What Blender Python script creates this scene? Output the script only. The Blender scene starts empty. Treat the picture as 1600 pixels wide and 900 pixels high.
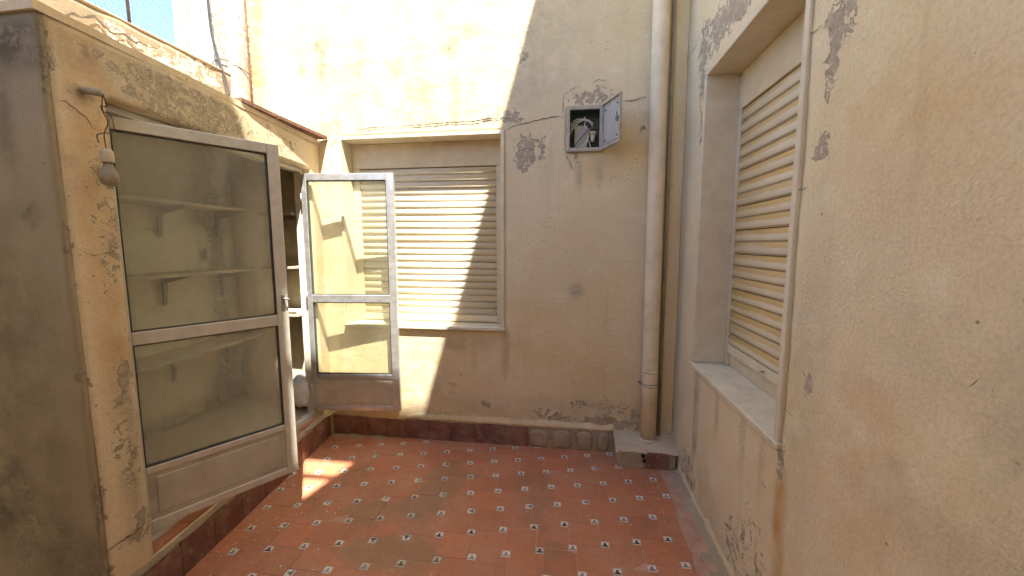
import bpy, bmesh, math, random
from mathutils import Vector, Matrix, noise
R_ = math.radians
random.seed(7)
scene = bpy.context.scene
col = scene.collection

# ------------------------------------------------------------------ camera, sky, sun, exposure
cam_data = bpy.data.cameras.new('camera')
cam = bpy.data.objects.new('camera', cam_data)
col.objects.link(cam)
cam_data.sensor_width = 36.0
cam_data.lens = 36.0 * 616.58 / 1600.0
cam_data.clip_start = 0.02
cam_data.clip_end = 2000.0
cam.location = (0.0, 0.0, 1.6)
YAW, PITCH, ROLL = 0.139381, 0.108518, 0.000621
fw = Vector((-math.sin(YAW) * math.cos(PITCH), math.cos(YAW) * math.cos(PITCH), -math.sin(PITCH)))
rt = Vector((math.cos(YAW), math.sin(YAW), 0.0))
dn = fw.cross(rt)
up = -dn
rt2 = rt * math.cos(ROLL) + dn * math.sin(ROLL)
up2 = -(dn * math.cos(ROLL) - rt * math.sin(ROLL))
mm = Matrix((rt2, up2, -fw)).transposed().to_4x4()
mm.translation = Vector((0, 0, 1.6))
cam.matrix_world = mm
scene.camera = cam

SUN = Vector((-0.29, 0.42, -1.0)).normalized()
world = bpy.data.worlds.new('World')
scene.world = world
world.use_nodes = True
wn = world.node_tree
bg = wn.nodes['Background']
sky = wn.nodes.new('ShaderNodeTexSky')
sky.sky_type = 'NISHITA'
sky.sun_disc = False
sky.sun_elevation = math.asin(-SUN.z)
sky.sun_rotation = math.atan2(-SUN.x, -SUN.y)
sky.air_density = 0.7
sky.dust_density = 0.0
sky.ozone_density = 3.0
wn.links.new(sky.outputs[0], bg.inputs[0])
bg.inputs[1].default_value = 0.07
sun_data = bpy.data.lights.new('sun', 'SUN')
sun_data.energy = 2.0
sun_data.angle = R_(0.5)
sun_data.color = (1.0, 0.95, 0.83)
sun = bpy.data.objects.new('sun', sun_data)
col.objects.link(sun)
sun.location = (2, -4, 9)
sun.rotation_euler = SUN.to_track_quat('-Z', 'Y').to_euler()
vs = scene.view_settings
vs.view_transform = 'Standard'
vs.look = 'None'
vs.gamma = 1.0
vs.use_curve_mapping = False
vs.exposure = 3.5
scene.render.engine = 'CYCLES'
scene.cycles.max_bounces = 9
scene.cycles.diffuse_bounces = 5
scene.cycles.transparent_max_bounces = 12
scene.cycles.use_adaptive_sampling = True
scene.cycles.adaptive_threshold = 0.02
scene.cycles.use_denoising = True

# ------------------------------------------------------------------ wear positions on each wall (metres on that wall)
DATA = {'back_cracks': [[(-1.315, 2.506), (-1.161, 2.509), (-0.908, 2.517), (-0.71, 2.518), (-0.603, 2.532), (-0.42, 2.533)],
                 [(-0.478, 2.44), (-0.43, 2.461), (-0.396, 2.477), (-0.325, 2.488), (-0.208, 2.51), (-0.115, 2.524), (-0.027, 2.52)],
                 [(0.362, 2.612), (0.424, 2.609), (0.476, 2.62), (0.532, 2.634)], [(0.155, 2.74), (0.199, 2.764), (0.257, 2.756)],
                 [(-1.686, 2.477), (-1.631, 2.494), (-1.525, 2.504), (-1.315, 2.506)], [(-0.028, 2.264), (0.005, 2.209), (0.029, 2.144)],
                 [(-0.046, 2.535), (-0.047, 2.668), (0.007, 2.709), (0.065, 2.727)]],
 'back_grime_sun_tone': [(-0.477, 0.788, 0.021, 0.136, 0.6), (-0.94, 0.823, 0.315, 0.043, 0.4), (-1.265, 0.759, 0.023, 0.163, 0.4), (-0.73, 0.763, 0.016, 0.127, 0.35),
                (0.075, 2.161, 0.015, 0.12, 0.45), (0.226, 2.175, 0.015, 0.101, 0.4), (-1.395, 3.151, 0.976, 0.557, 0.5), (-2.192, 3.111, 0.325, 0.432, 0.4),  # broad upper-left stains deepened to tone down the sunlit wall in its colour
                (-1.375, 3.684, 1.228, 0.354, 0.5), (-1.206, 2.726, 0.692, 0.188, 0.35), (-1.607, 3.027, 0.043, 0.424, 0.7), (-1.193, 3.137, 0.031, 0.552, 0.7),
                (-2.086, 3.057, 0.039, 0.432, 0.7), (-0.608, 3.097, 0.029, 0.267, 0.5), (-2.077, 3.198, 0.373, 0.284, 0.5), (-1.833, 2.758, 0.319, 0.145, 0.4),
                (-0.946, 3.12, 0.339, 0.226, 0.45), (-1.916, 3.186, 0.054, 0.281, 0.9), (-0.862, 2.89, 0.05, 0.366, 0.8), (-1.274, 2.983, 0.202, 0.115, 0.8),
                (-1.609, 2.981, 0.156, 0.094, 0.7), (-1.128, 2.768, 0.201, 0.093, 0.6), (-0.703, 3.147, 0.068, 0.054, 0.9), (-1.467, 2.645, 0.26, 0.096, 0.5),
                (-1.159, 0.629, 0.109, 0.327, 0.4), (-1.274, 0.462, 0.101, 0.166, 0.4), (-1.956, 2.025, 0.085, 0.41, 0.3), (-1.916, 3.186, 0.054, 0.281, 0.35),
                (-1.393, 3.196, 0.786, 0.229, 0.3), (-1.298, 3.008, 0.4, 0.278, 0.25), (-0.88, 2.709, 0.051, 0.278, 0.3), (-0.703, 3.169, 0.058, 0.045, 0.5),
                (-1.005, 2.67, 0.199, 0.14, 0.3), (0.067, 1.253, 0.04, 0.04, 0.5), (-2.018, 3.287, 0.525, 0.188, 0.35), (-0.319, 0.299, 0.978, 0.065, 0.25),
                (-1.193, 3.137, 0.15, 0.182, 0.3), (0.615, 0.252, 0.095, 0.129, 0.5), (-1.882, 0.206, 0.234, 0.115, 0.35), (0.108, 0.324, 0.292, 0.074, 0.35)],
 'back_peel': [(-0.324, 2.283, 0.058, 0.103, 0.9), (-0.206, 2.338, 0.038, 0.046, 0.75), (-0.239, 2.248, 0.048, 0.029, 0.7), (-0.363, 2.182, 0.03, 0.047, 0.7),
               (-0.468, 2.553, 0.087, 0.037, 0.85), (-0.588, 2.522, 0.059, 0.028, 0.8), (-0.54, 2.602, 0.04, 0.019, 0.75), (-0.382, 2.522, 0.044, 0.028, 0.9),
               (-0.871, 3.194, 0.04, 0.027, 0.9), (-0.703, 2.746, 0.03, 0.065, 0.75), (-0.336, 2.96, 0.038, 0.031, 0.8), (-1.028, 2.763, 0.021, 0.019, 0.7),
               (0.148, 2.649, 0.126, 0.041, 0.75), (0.222, 2.719, 0.037, 0.023, 0.65), (-1.901, 2.495, 0.055, 0.045, 0.95), (-1.816, 2.565, 0.039, 0.045, 0.9),
               (-1.953, 2.561, 0.078, 0.026, 0.75), (-1.806, 2.443, 0.028, 0.045, 0.9), (-2.089, 2.576, 0.034, 0.025, 0.8), (-1.873, 2.411, 0.033, 0.05, 0.75),
               (-2.173, 2.58, 0.079, 0.016, 0.65), (0.281, 0.231, 0.126, 0.043, 0.95), (0.402, 0.213, 0.097, 0.037, 0.95), (-0.166, 0.281, 0.071, 0.038, 0.75),
               (0.107, 0.365, 0.069, 0.027, 0.75), (-0.04, 0.236, 0.101, 0.032, 0.7), (0.521, 0.246, 0.058, 0.073, 0.7), (0.584, 0.199, 0.029, 0.063, 0.8),
               (0.422, 0.343, 0.144, 0.063, 0.5), (-0.63, 0.334, 0.064, 0.028, 0.7), (-1.006, 0.203, 0.137, 0.028, 0.65), (0.051, 2.23, 0.02, 0.056, 0.6),
               (0.509, 2.423, 0.023, 0.027, 0.6), (-0.118, 0.519, 0.026, 0.017, 0.55), (-1.567, 0.112, 0.284, 0.024, 0.6), (-2.617, 2.993, 0.018, 0.295, 0.8),
               (-2.65, 2.799, 0.024, 0.1, 0.85), (-1.088, 3.343, 0.026, 0.018, 0.7), (0.067, 1.253, 0.03, 0.04, 0.62), (0.055, 0.528, 0.016, 0.017, 0.6),
               (-0.892, 0.534, 0.054, 0.162, 0.42)],
 'back_rust': [(-2.447, 3.412, 0.04, 0.213, 1.0), (-2.458, 2.984, 0.051, 0.244, 0.9), (-2.432, 2.739, 0.069, 0.149, 0.6), (-2.49, 3.226, 0.14, 0.386, 0.3),
               (-1.725, 0.439, 0.341, 0.339, 0.35), (0.19, 2.167, 0.137, 0.092, 0.25), (-0.627, 0.704, 0.992, 0.318, 0.18), (-2.038, 2.959, 0.322, 0.288, 0.25)],
 'floor_dirt': [(-0.82, 2.418, 0.16, 0.3, 1.0), (-0.885, 2.176, 0.16, 0.12, 1.0), (-1.169, 2.077, 0.22, 0.14, 0.9), (-0.893, 1.79, 0.35, 0.16, 0.9),
                (-0.677, 2.552, 0.2, 0.1, 0.7), (-0.067, 1.927, 0.12, 0.1, 0.7), (-1.436, 2.446, 0.14, 0.2, 0.7), (-1.571, 2.08, 0.2, 0.12, 0.6)],
 'left_cracks': [[(-0.316, 2.114), (-0.287, 2.117), (-0.259, 2.1), (-0.229, 2.082), (-0.206, 2.047), (-0.178, 2.036)],
                 [(-0.346, 0.394), (-0.291, 0.39), (-0.24, 0.384), (-0.199, 0.389), (-0.161, 0.391)],
                 [(-0.303, 1.584), (-0.251, 1.559), (-0.204, 1.568), (-0.152, 1.595)], [(-0.238, 0.605), (-0.216, 0.614), (-0.176, 0.609)]],
 'left_grime': [(-0.18, 2.337, 0.024, 0.03, 1.0), (-0.231, 2.164, 0.033, 0.02, 1.0), (0.139, 2.316, 0.271, 0.089, 0.5), (0.352, 2.269, 0.287, 0.08, 0.5),
                (-0.266, 2.319, 0.089, 0.07, 0.35), (-0.201, 0.753, 0.037, 0.322, 0.4), (-0.289, 1.91, 0.018, 0.014, 0.4)],
 'left_peel': [(0.002, 2.304, 0.093, 0.039, 0.75), (0.139, 2.316, 0.147, 0.054, 0.8), (0.271, 2.244, 0.17, 0.065, 0.8), (0.483, 2.276, 0.152, 0.057, 0.7),
               (-0.044, 2.248, 0.029, 0.023, 0.9), (0.225, 2.154, 0.12, 0.032, 0.75), (0.4, 2.333, 0.192, 0.035, 0.8), (0.066, 2.221, 0.046, 0.03, 0.7),
               (0.628, 2.266, 0.114, 0.039, 0.65), (0.925, 2.286, 0.222, 0.085, 0.5), (-0.194, 1.659, 0.035, 0.229, 0.55), (-0.19, 1.809, 0.03, 0.152, 0.5),
               (-0.186, 1.026, 0.016, 0.108, 0.85), (-0.215, 0.872, 0.036, 0.159, 0.6), (-0.194, 0.693, 0.027, 0.109, 0.8), (-0.176, 0.417, 0.028, 0.04, 0.95),
               (-0.209, 0.368, 0.043, 0.034, 0.75), (-0.25, 0.78, 0.025, 0.053, 0.5), (-0.169, 2.342, 0.035, 0.02, 0.8), (-0.134, 1.395, 0.028, 0.428, 0.45)],
 'left_rust': [(-0.168, 2.13, 0.04, 0.15, 0.8), (-0.198, 1.733, 0.055, 0.502, 0.6), (-0.22, 1.303, 0.05, 0.307, 0.5), (0.373, 2.466, 0.289, 0.066, 0.3),
               (0.785, 2.443, 0.129, 0.04, 0.4)],
 'near_grime': [(-1.893, 2.291, 0.107, 0.055, 1.0), (-1.994, 2.017, 0.029, 0.134, 0.6), (-1.927, 1.707, 0.021, 0.028, 1.6), (-2.209, 0.579, 0.128, 0.173, 0.9),
                (-2.045, 0.429, 0.096, 0.087, 0.8), (-2.127, 1.064, 0.182, 0.543, 0.5), (-1.963, 0.354, 0.125, 0.087, 0.7), (-2.258, 0.574, 0.066, 0.086, 0.9),
                (-1.823, 2.307, 0.038, 0.042, 0.8)],
 'par_crack': [(1.703, 2.779), (1.739, 2.77), (1.764, 2.772), (1.827, 2.773), (1.852, 2.79), (1.879, 2.81), (1.918, 2.812), (1.974, 2.851), (1.99, 2.837), (2.034, 2.809),
               (2.065, 2.804), (2.12, 2.828), (2.181, 2.807), (2.208, 2.827), (2.248, 2.82), (2.323, 2.84)],
 'par_peel': [(2.073, 2.749, 0.1, 0.096, 0.8), (2.173, 2.723, 0.117, 0.1, 0.85), (2.286, 2.735, 0.102, 0.104, 0.8), (2.406, 2.706, 0.141, 0.101, 0.85),
              (2.594, 2.76, 0.163, 0.135, 0.8), (1.857, 2.726, 0.018, 0.027, 0.9), (1.916, 2.708, 0.016, 0.035, 0.7), (1.702, 2.677, 0.026, 0.016, 0.8),
              (2.693, 2.732, 0.115, 0.094, 0.5), (1.628, 2.675, 0.019, 0.016, 0.7)],
 'right_cracks': [[(3.189, 2.849), (3.043, 2.832), (2.933, 2.867), (2.801, 2.865), (2.744, 2.895)], [(1.545, 2.305), (1.499, 2.296), (1.46, 2.295)],
                  [(1.477, 1.797), (1.487, 1.788), (1.532, 1.792)], [(0.876, 1.319), (0.868, 1.329), (0.86, 1.342)], [(1.523, 1.006), (1.488, 0.999), (1.456, 0.999)],
                  [(2.496, 0.745), (2.483, 0.586), (2.477, 0.381), (2.481, 0.167)]],
 'right_grime': [(2.153, 0.727, 0.018, 0.101, 0.4), (1.838, 0.71, 0.02, 0.114, 0.35), (1.658, 0.72, 0.016, 0.129, 0.35), (2.477, 0.547, 0.035, 0.232, 0.6),
                 (0.794, 1.296, 0.054, 0.159, 0.3), (0.909, 1.368, 0.131, 0.079, 0.15), (1.03, 1.061, 0.026, 0.016, 0.25), (1.041, 1.438, 0.035, 0.031, 0.18),
                 (2.41, -0.042, 0.295, 0.229, 0.4), (1.417, 1.221, 0.067, 0.423, 0.25), (0.885, 0.961, 0.194, 0.054, 0.25)],
 'right_peel': [(2.284, 2.775, 0.207, 0.073, 0.95), (2.479, 2.781, 0.12, 0.088, 0.8), (2.091, 2.713, 0.111, 0.037, 0.95), (2.666, 2.765, 0.073, 0.134, 0.8),
                (2.675, 2.603, 0.049, 0.12, 0.72), (2.654, 2.314, 0.037, 0.119, 0.62), (1.386, 2.298, 0.058, 0.035, 0.95), (1.341, 2.265, 0.039, 0.057, 0.75),
                (1.396, 2.222, 0.031, 0.044, 0.75), (1.411, 2.155, 0.026, 0.061, 0.85), (1.416, 2.081, 0.02, 0.041, 0.7), (1.431, 1.907, 0.028, 0.038, 1.0),
                (1.473, 1.9, 0.011, 0.017, 0.8), (1.4, 1.142, 0.018, 0.03, 1.0), (1.63, 0.635, 0.015, 0.022, 0.8), (1.525, 0.758, 0.026, 0.043, 0.85),
                (1.514, 0.814, 0.021, 0.052, 0.8), (2.567, 0.115, 0.122, 0.122, 0.6), (1.704, 0.224, 0.094, 0.162, 0.55), (1.9, 0.155, 0.079, 0.091, 0.6)],
 'right_rust': [(1.512, 0.6, 0.026, 0.142, 1.0), (1.498, 0.401, 0.025, 0.142, 1.0), (1.112, 1.851, 0.201, 0.141, 0.35), (1.166, 0.924, 0.125, 0.142, 0.35),
                (1.152, 1.191, 0.083, 0.052, 0.4), (0.888, 1.7, 0.066, 0.147, 0.25), (0.799, 1.071, 0.074, 0.071, 0.2)]}


# ------------------------------------------------------------------ node helpers
class NT:
    def __init__(self, name):
        self.m = bpy.data.materials.new(name)
        self.m.use_nodes = True
        self.t = self.m.node_tree
        self.b = self.t.nodes['Principled BSDF']
        self.b.inputs['Roughness'].default_value = 0.85
        self.b.inputs['Specular IOR Level'].default_value = 0.25
        self.g = None
    def n(self, kind, **kw):
        x = self.t.nodes.new(kind)
        for k, v in kw.items():
            setattr(x, k, v)
        return x
    def put(self, sock, v):
        if isinstance(v, bpy.types.NodeSocket):
            self.t.links.new(v, sock)
        elif isinstance(v, (tuple, list)) and len(v) == 3 and len(sock.default_value) == 4:
            sock.default_value = (*v, 1.0)
        else:
            sock.default_value = v
    def pos(self):
        if self.g is None:
            self.g = self.n('ShaderNodeNewGeometry')
        return self.g.outputs['Position']
    def objco(self):
        return self.n('ShaderNodeTexCoord').outputs['Object']
    def rand(self):
        return self.n('ShaderNodeObjectInfo').outputs['Random']
    def attr(self, name):
        return self.n('ShaderNodeAttribute', attribute_name=name).outputs['Fac']
    def scaled(self, v, s):
        x = self.n('ShaderNodeVectorMath', operation='MULTIPLY')
        self.put(x.inputs[0], v)
        x.inputs[1].default_value = s
        return x.outputs[0]
    def offset(self, v, s):
        x = self.n('ShaderNodeVectorMath', operation='ADD')
        self.put(x.inputs[0], v)
        self.put(x.inputs[1], s)
        return x.outputs[0]
    def noise(self, scale, detail=4.0, rough=0.55, vec=None, dist=0.0):
        x = self.n('ShaderNodeTexNoise')
        self.put(x.inputs['Vector'], vec if vec is not None else self.pos())
        x.inputs['Scale'].default_value = scale
        x.inputs['Detail'].default_value = detail
        x.inputs['Roughness'].default_value = rough
        x.inputs['Distortion'].default_value = dist
        return x.outputs['Fac']
    def vor(self, scale, vec=None, feature='F1'):
        x = self.n('ShaderNodeTexVoronoi', feature=feature)
        self.put(x.inputs['Vector'], vec if vec is not None else self.pos())
        x.inputs['Scale'].default_value = scale
        return x.outputs['Distance']
    def math(self, op, a, b=0.0, c=None, clamp=False):
        x = self.n('ShaderNodeMath', operation=op, use_clamp=clamp)
        self.put(x.inputs[0], a)
        self.put(x.inputs[1], b)
        if c is not None:
            self.put(x.inputs[2], c)
        return x.outputs[0]
    def ss(self, v, lo, hi, a=0.0, b=1.0):
        x = self.n('ShaderNodeMapRange', interpolation_type='SMOOTHSTEP')
        self.put(x.inputs[0], v)
        for i, q in enumerate((lo, hi, a, b)):
            x.inputs[i + 1].default_value = q
        return x.outputs[0]
    def mix(self, f, a, b, mode='MIX'):
        x = self.n('ShaderNodeMix', data_type='RGBA', blend_type=mode)
        self.put(x.inputs[0], f)
        self.put(x.inputs[6], a)
        self.put(x.inputs[7], b)
        return x.outputs[2]
    def sep(self, v):
        x = self.n('ShaderNodeSeparateXYZ')
        self.put(x.inputs[0], v)
        return x.outputs
    def color(self, c):
        self.put(self.b.inputs['Base Color'], c)
    def bump(self, h, strength=0.4, dist=0.01, prev=None):
        x = self.n('ShaderNodeBump')
        x.inputs['Strength'].default_value = strength
        x.inputs['Distance'].default_value = dist
        self.put(x.inputs['Height'], h)
        if prev is not None:
            self.put(x.inputs['Normal'], prev)
        self.put(self.b.inputs['Normal'], x.outputs[0])
        return x.outputs[0]

def plaster(name, cream, pink, yellow, pale, under=(0.34, 0.275, 0.20), grime=(0.13, 0.105, 0.07), grain=1.0, peel_gain=1.0):
    k = NT(name)
    n1 = k.noise(1.1, 4, 0.6)
    n2 = k.noise(2.3, 5, 0.62, k.offset(k.pos(), (7.3, 2.1, 4.4)))
    n3 = k.noise(5.0, 6, 0.65, k.offset(k.pos(), (1.7, 9.2, 3.3)))
    c = k.mix(k.ss(n1, 0.38, 0.64), cream, pink)
    c = k.mix(k.ss(n2, 0.48, 0.70, 0, 0.85), c, yellow)
    c = k.mix(k.ss(n3, 0.52, 0.72, 0, 0.7), c, pale)
    streak = k.noise(1.0, 5, 0.6, k.scaled(k.pos(), (9.0, 9.0, 0.7)))
    c = k.mix(k.ss(streak, 0.56, 0.78, 0, 0.35), c, (0.36, 0.285, 0.19))
    fine = k.noise(90.0, 4, 0.75)
    c = k.mix(k.ss(fine, 0.42, 0.66, 0, 0.30), c, (0.42, 0.335, 0.235))
    # small pits and specks
    sp = k.vor(22.0, k.offset(k.pos(), (0.3, 0.8, 0.1)))
    spm = k.math('MULTIPLY', k.ss(sp, 0.06, 0.13, 1, 0), k.ss(k.noise(2.6, 3, 0.6, k.offset(k.pos(), (4, 4, 4))), 0.50, 0.60))
    c = k.mix(k.math('MULTIPLY', spm, 0.75), c, (0.22, 0.16, 0.10))
    rust = k.math('MULTIPLY', k.attr('rust'), k.ss(k.noise(7.0, 6, 0.65), 0.25, 0.75, 0.25, 1.15), clamp=True)
    c = k.mix(k.math('MULTIPLY', rust, 0.8), c, (0.50, 0.24, 0.065))
    gr = k.math('MULTIPLY', k.attr('grime'), k.ss(k.noise(6.0, 5, 0.7, k.offset(k.pos(), (3, 1, 8))), 0.28, 0.70, 0.15, 1.2), clamp=True)
    c = k.mix(k.math('MULTIPLY', gr, 0.8), c, grime)
    # ragged paint loss, driven by where it sits on the wall
    rag = k.noise(24.0, 6, 0.74, None, 0.6)
    pv = k.math('ADD', k.math('MULTIPLY', k.attr('peel'), 0.86 * peel_gain), k.math('MULTIPLY', k.math('SUBTRACT', rag, 0.5), 3.0))
    pm = k.ss(pv, 0.56, 0.62)
    rim = k.math('SUBTRACT', k.ss(pv, 0.42, 0.55), pm, clamp=True)
    c = k.mix(k.math('MULTIPLY', rim, 0.55), c, pale)
    uc = k.mix(k.ss(k.noise(38.0, 5, 0.7), 0.35, 0.7), under, tuple(min(1, q * 1.55) for q in under))
    c = k.mix(pm, c, uc)
    k.color(c)
    coarse = k.ss(k.noise(1.7, 3, 0.6, k.offset(k.pos(), (8, 5, 2))), 0.40, 0.66, 0.25, 1.0)
    hgt = k.math('MULTIPLY', k.math('MULTIPLY', k.noise(85.0, 4, 0.7), 0.0034 * grain), coarse)
    hgt = k.math('ADD', hgt, k.math('MULTIPLY', k.noise(9.0, 4, 0.55, k.scaled(k.pos(), (1.0, 1.0, 1.5)), 0.15), 0.0034 * grain))
    hgt = k.math('SUBTRACT', hgt, k.math('MULTIPLY', pm, 0.0042))
    hgt = k.math('SUBTRACT', hgt, k.math('MULTIPLY', spm, 0.0015))
    k.bump(hgt, 1.0, 1.0)
    return k.m

def simple(name, base, var=0.15, scale=20.0, rough=0.6, metallic=0.0, spec=0.3, dirt=None, dirt_amt=0.5, dirt_scale=6.0, bump=0.1, rnd=0.0):
    k = NT(name)
    dark = tuple(q * (1 - var) for q in base)
    lite = tuple(min(1, q * (1 + var)) for q in base)
    c = k.mix(k.ss(k.noise(scale, 6, 0.65), 0.3, 0.7), dark, lite)
    if rnd:
        c = k.mix(k.math('MULTIPLY', k.rand(), rnd), c, tuple(q * 0.45 for q in base))
    if dirt:
        dn_ = k.noise(dirt_scale, 8, 0.7, k.offset(k.pos(), (5.0, 3.0, 1.0)))
        c = k.mix(k.ss(dn_, 0.45, 0.72, 0, dirt_amt), c, dirt)
    k.color(c)
    k.put(k.b.inputs['Roughness'], k.ss(k.noise(scale * 0.7, 4, 0.6), 0.3, 0.7, max(0.05, rough - 0.08), min(1, rough + 0.1)))
    k.b.inputs['Metallic'].default_value = metallic
    k.b.inputs['Specular IOR Level'].default_value = spec
    if bump:
        k.bump(k.noise(scale * 3, 5, 0.65), bump, 0.004)
    return k.m

M = {}
M['plaster_back'] = plaster('back_plaster', (0.76, 0.645, 0.43), (0.73, 0.605, 0.405), (0.72, 0.585, 0.345), (0.81, 0.74, 0.57), grain=2.0)
M['plaster_right'] = plaster('right_plaster', (0.76, 0.645, 0.425), (0.74, 0.61, 0.405), (0.73, 0.59, 0.34), (0.80, 0.72, 0.53), grain=1.3)
M['plaster_left'] = plaster('lean_to_plaster', (0.73, 0.605, 0.415), (0.69, 0.55, 0.365), (0.66, 0.52, 0.30), (0.79, 0.71, 0.54), under=(0.33, 0.27, 0.19))
M['plaster_shaded'] = plaster('end_wall_shaded_plaster', (0.34, 0.29, 0.195), (0.30, 0.25, 0.165), (0.31, 0.26, 0.15), (0.39, 0.34, 0.245), under=(0.25, 0.205, 0.145), grime=(0.075, 0.062, 0.04))  # darker copy of the lean-to plaster; the end face's shade is in its colour
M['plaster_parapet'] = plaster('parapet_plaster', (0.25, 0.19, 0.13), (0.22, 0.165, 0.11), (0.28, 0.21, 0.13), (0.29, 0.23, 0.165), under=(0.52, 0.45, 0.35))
M['plaster_store'] = plaster('storeroom_plaster', (0.72, 0.65, 0.50), (0.68, 0.60, 0.46), (0.68, 0.60, 0.41), (0.76, 0.70, 0.57), under=(0.20, 0.19, 0.155), grime=(0.09, 0.09, 0.07))
M['plaster_pillar'] = plaster('pillar_plaster', (0.60, 0.54, 0.44), (0.57, 0.49, 0.37), (0.55, 0.45, 0.30), (0.66, 0.61, 0.52), under=(0.25, 0.215, 0.175))
M['concrete'] = plaster('rough_concrete', (0.36, 0.285, 0.195), (0.33, 0.255, 0.17), (0.33, 0.255, 0.15), (0.43, 0.35, 0.25), under=(0.19, 0.155, 0.115), grain=1.8)
M['mortar'] = plaster('old_mortar', (0.40, 0.32, 0.235), (0.36, 0.28, 0.20), (0.36, 0.285, 0.18), (0.47, 0.40, 0.31), under=(0.24, 0.19, 0.14), grain=2.2)
M['mortar_pale'] = plaster('pale_mortar', (0.56, 0.45, 0.31), (0.50, 0.39, 0.26), (0.51, 0.39, 0.22), (0.64, 0.54, 0.40), under=(0.33, 0.26, 0.185), grain=2.4)
M['dab'] = plaster('mortar_dab', (0.39, 0.29, 0.205), (0.35, 0.25, 0.175), (0.36, 0.265, 0.16), (0.45, 0.36, 0.275), under=(0.22, 0.165, 0.12), grain=2.6)
M['marble'] = simple('stone_trim', (0.66, 0.58, 0.435), 0.07, 9, 0.42, 0, 0.4, (0.52, 0.425, 0.27), 0.6, 4, 0.05)
M['marble_sill'] = simple('stone_sill', (0.68, 0.60, 0.44), 0.10, 11, 0.4, 0, 0.4, (0.47, 0.40, 0.26), 0.65, 7, 0.08)
M['alu'] = simple('aluminium', (0.56, 0.565, 0.57), 0.10, 30, 0.42, 0.75, 0.5, (0.36, 0.33, 0.28), 0.45, 10, 0.05)
M['alu_cream'] = simple('faded_aluminium', (0.64, 0.60, 0.52), 0.06, 22, 0.48, 0.15, 0.4, (0.46, 0.385, 0.29), 0.5, 6, 0.04)
M['panel'] = simple('door_panel', (0.52, 0.485, 0.40), 0.08, 12, 0.5, 0.1, 0.35, (0.32, 0.255, 0.19), 0.5, 5, 0.04)
M['seal'] = simple('rubber_seal', (0.05, 0.047, 0.04), 0.2, 40, 0.7)
M['pipe'] = simple('pvc_pipe', (0.74, 0.62, 0.44), 0.06, 6, 0.5, 0, 0.35, (0.50, 0.41, 0.29), 0.5, 7, 0.04)
M['grey_pipe'] = simple('grey_pipe', (0.33, 0.295, 0.235), 0.12, 9, 0.7, 0, 0.3, (0.16, 0.14, 0.11), 0.5, 8, 0.08)
M['dark'] = simple('dark_gap', (0.025, 0.022, 0.018), 0.2, 30, 0.9)
M['crack'] = simple('crack_shadow', (0.10, 0.078, 0.055), 0.3, 50, 0.95)
M['wire'] = simple('dark_wire', (0.05, 0.047, 0.045), 0.2, 50, 0.55)
M['thin_wire'] = simple('brown_wire', (0.10, 0.07, 0.045), 0.3, 60, 0.7)
M['white_cable'] = simple('white_cable', (0.62, 0.60, 0.55), 0.08, 40, 0.45)
M['rusty'] = simple('rusty_steel', (0.22, 0.12, 0.065), 0.35, 25, 0.8, 0.1, 0.3, (0.09, 0.05, 0.03), 0.6, 12, 0.3)
M['galv'] = simple('galvanised_wire', (0.13, 0.11, 0.09), 0.15, 40, 0.5, 0.4)
M['roof_tile'] = simple('fired_clay', (0.19, 0.095, 0.065), 0.3, 18, 0.85, 0, 0.2, (0.08, 0.055, 0.045), 0.6, 9, 0.4)
M['box_grey'] = simple('box_paint', (0.43, 0.39, 0.33), 0.08, 16, 0.5, 0, 0.35, (0.30, 0.235, 0.16), 0.5, 14, 0.06)
M['box_green'] = simple('box_interior', (0.075, 0.105, 0.095), 0.25, 14, 0.6)
M['module'] = simple('grey_module', (0.42, 0.385, 0.345), 0.08, 12, 0.5)
M['white_plastic'] = simple('white_plastic', (0.66, 0.60, 0.48), 0.06, 12, 0.45)
M['shelf'] = simple('shelf_board', (0.42, 0.35, 0.265), 0.18, 8, 0.75, 0, 0.3, (0.20, 0.13, 0.085), 0.6, 9, 0.2)
M['bracket'] = simple('bracket_steel', (0.19, 0.185, 0.175), 0.2, 20, 0.6, 0.3)
M['bag'] = simple('white_bag', (0.78, 0.78, 0.77), 0.05, 8, 0.5)
M['paper'] = simple('old_paper', (0.72, 0.67, 0.58), 0.1, 15, 0.8)
M['ground'] = simple('earth_ground', (0.30, 0.25, 0.19), 0.2, 2, 0.95, 0, 0.2)
M['chip'] = simple('plaster_chip', (0.62, 0.55, 0.45), 0.2, 30, 0.9)
M['roof_top'] = simple('roof_screed', (0.60, 0.50, 0.38), 0.15, 5, 0.9)
M['ceramic'] = simple('socket_ceramic', (0.50, 0.42, 0.29), 0.08, 20, 0.4)

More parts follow.
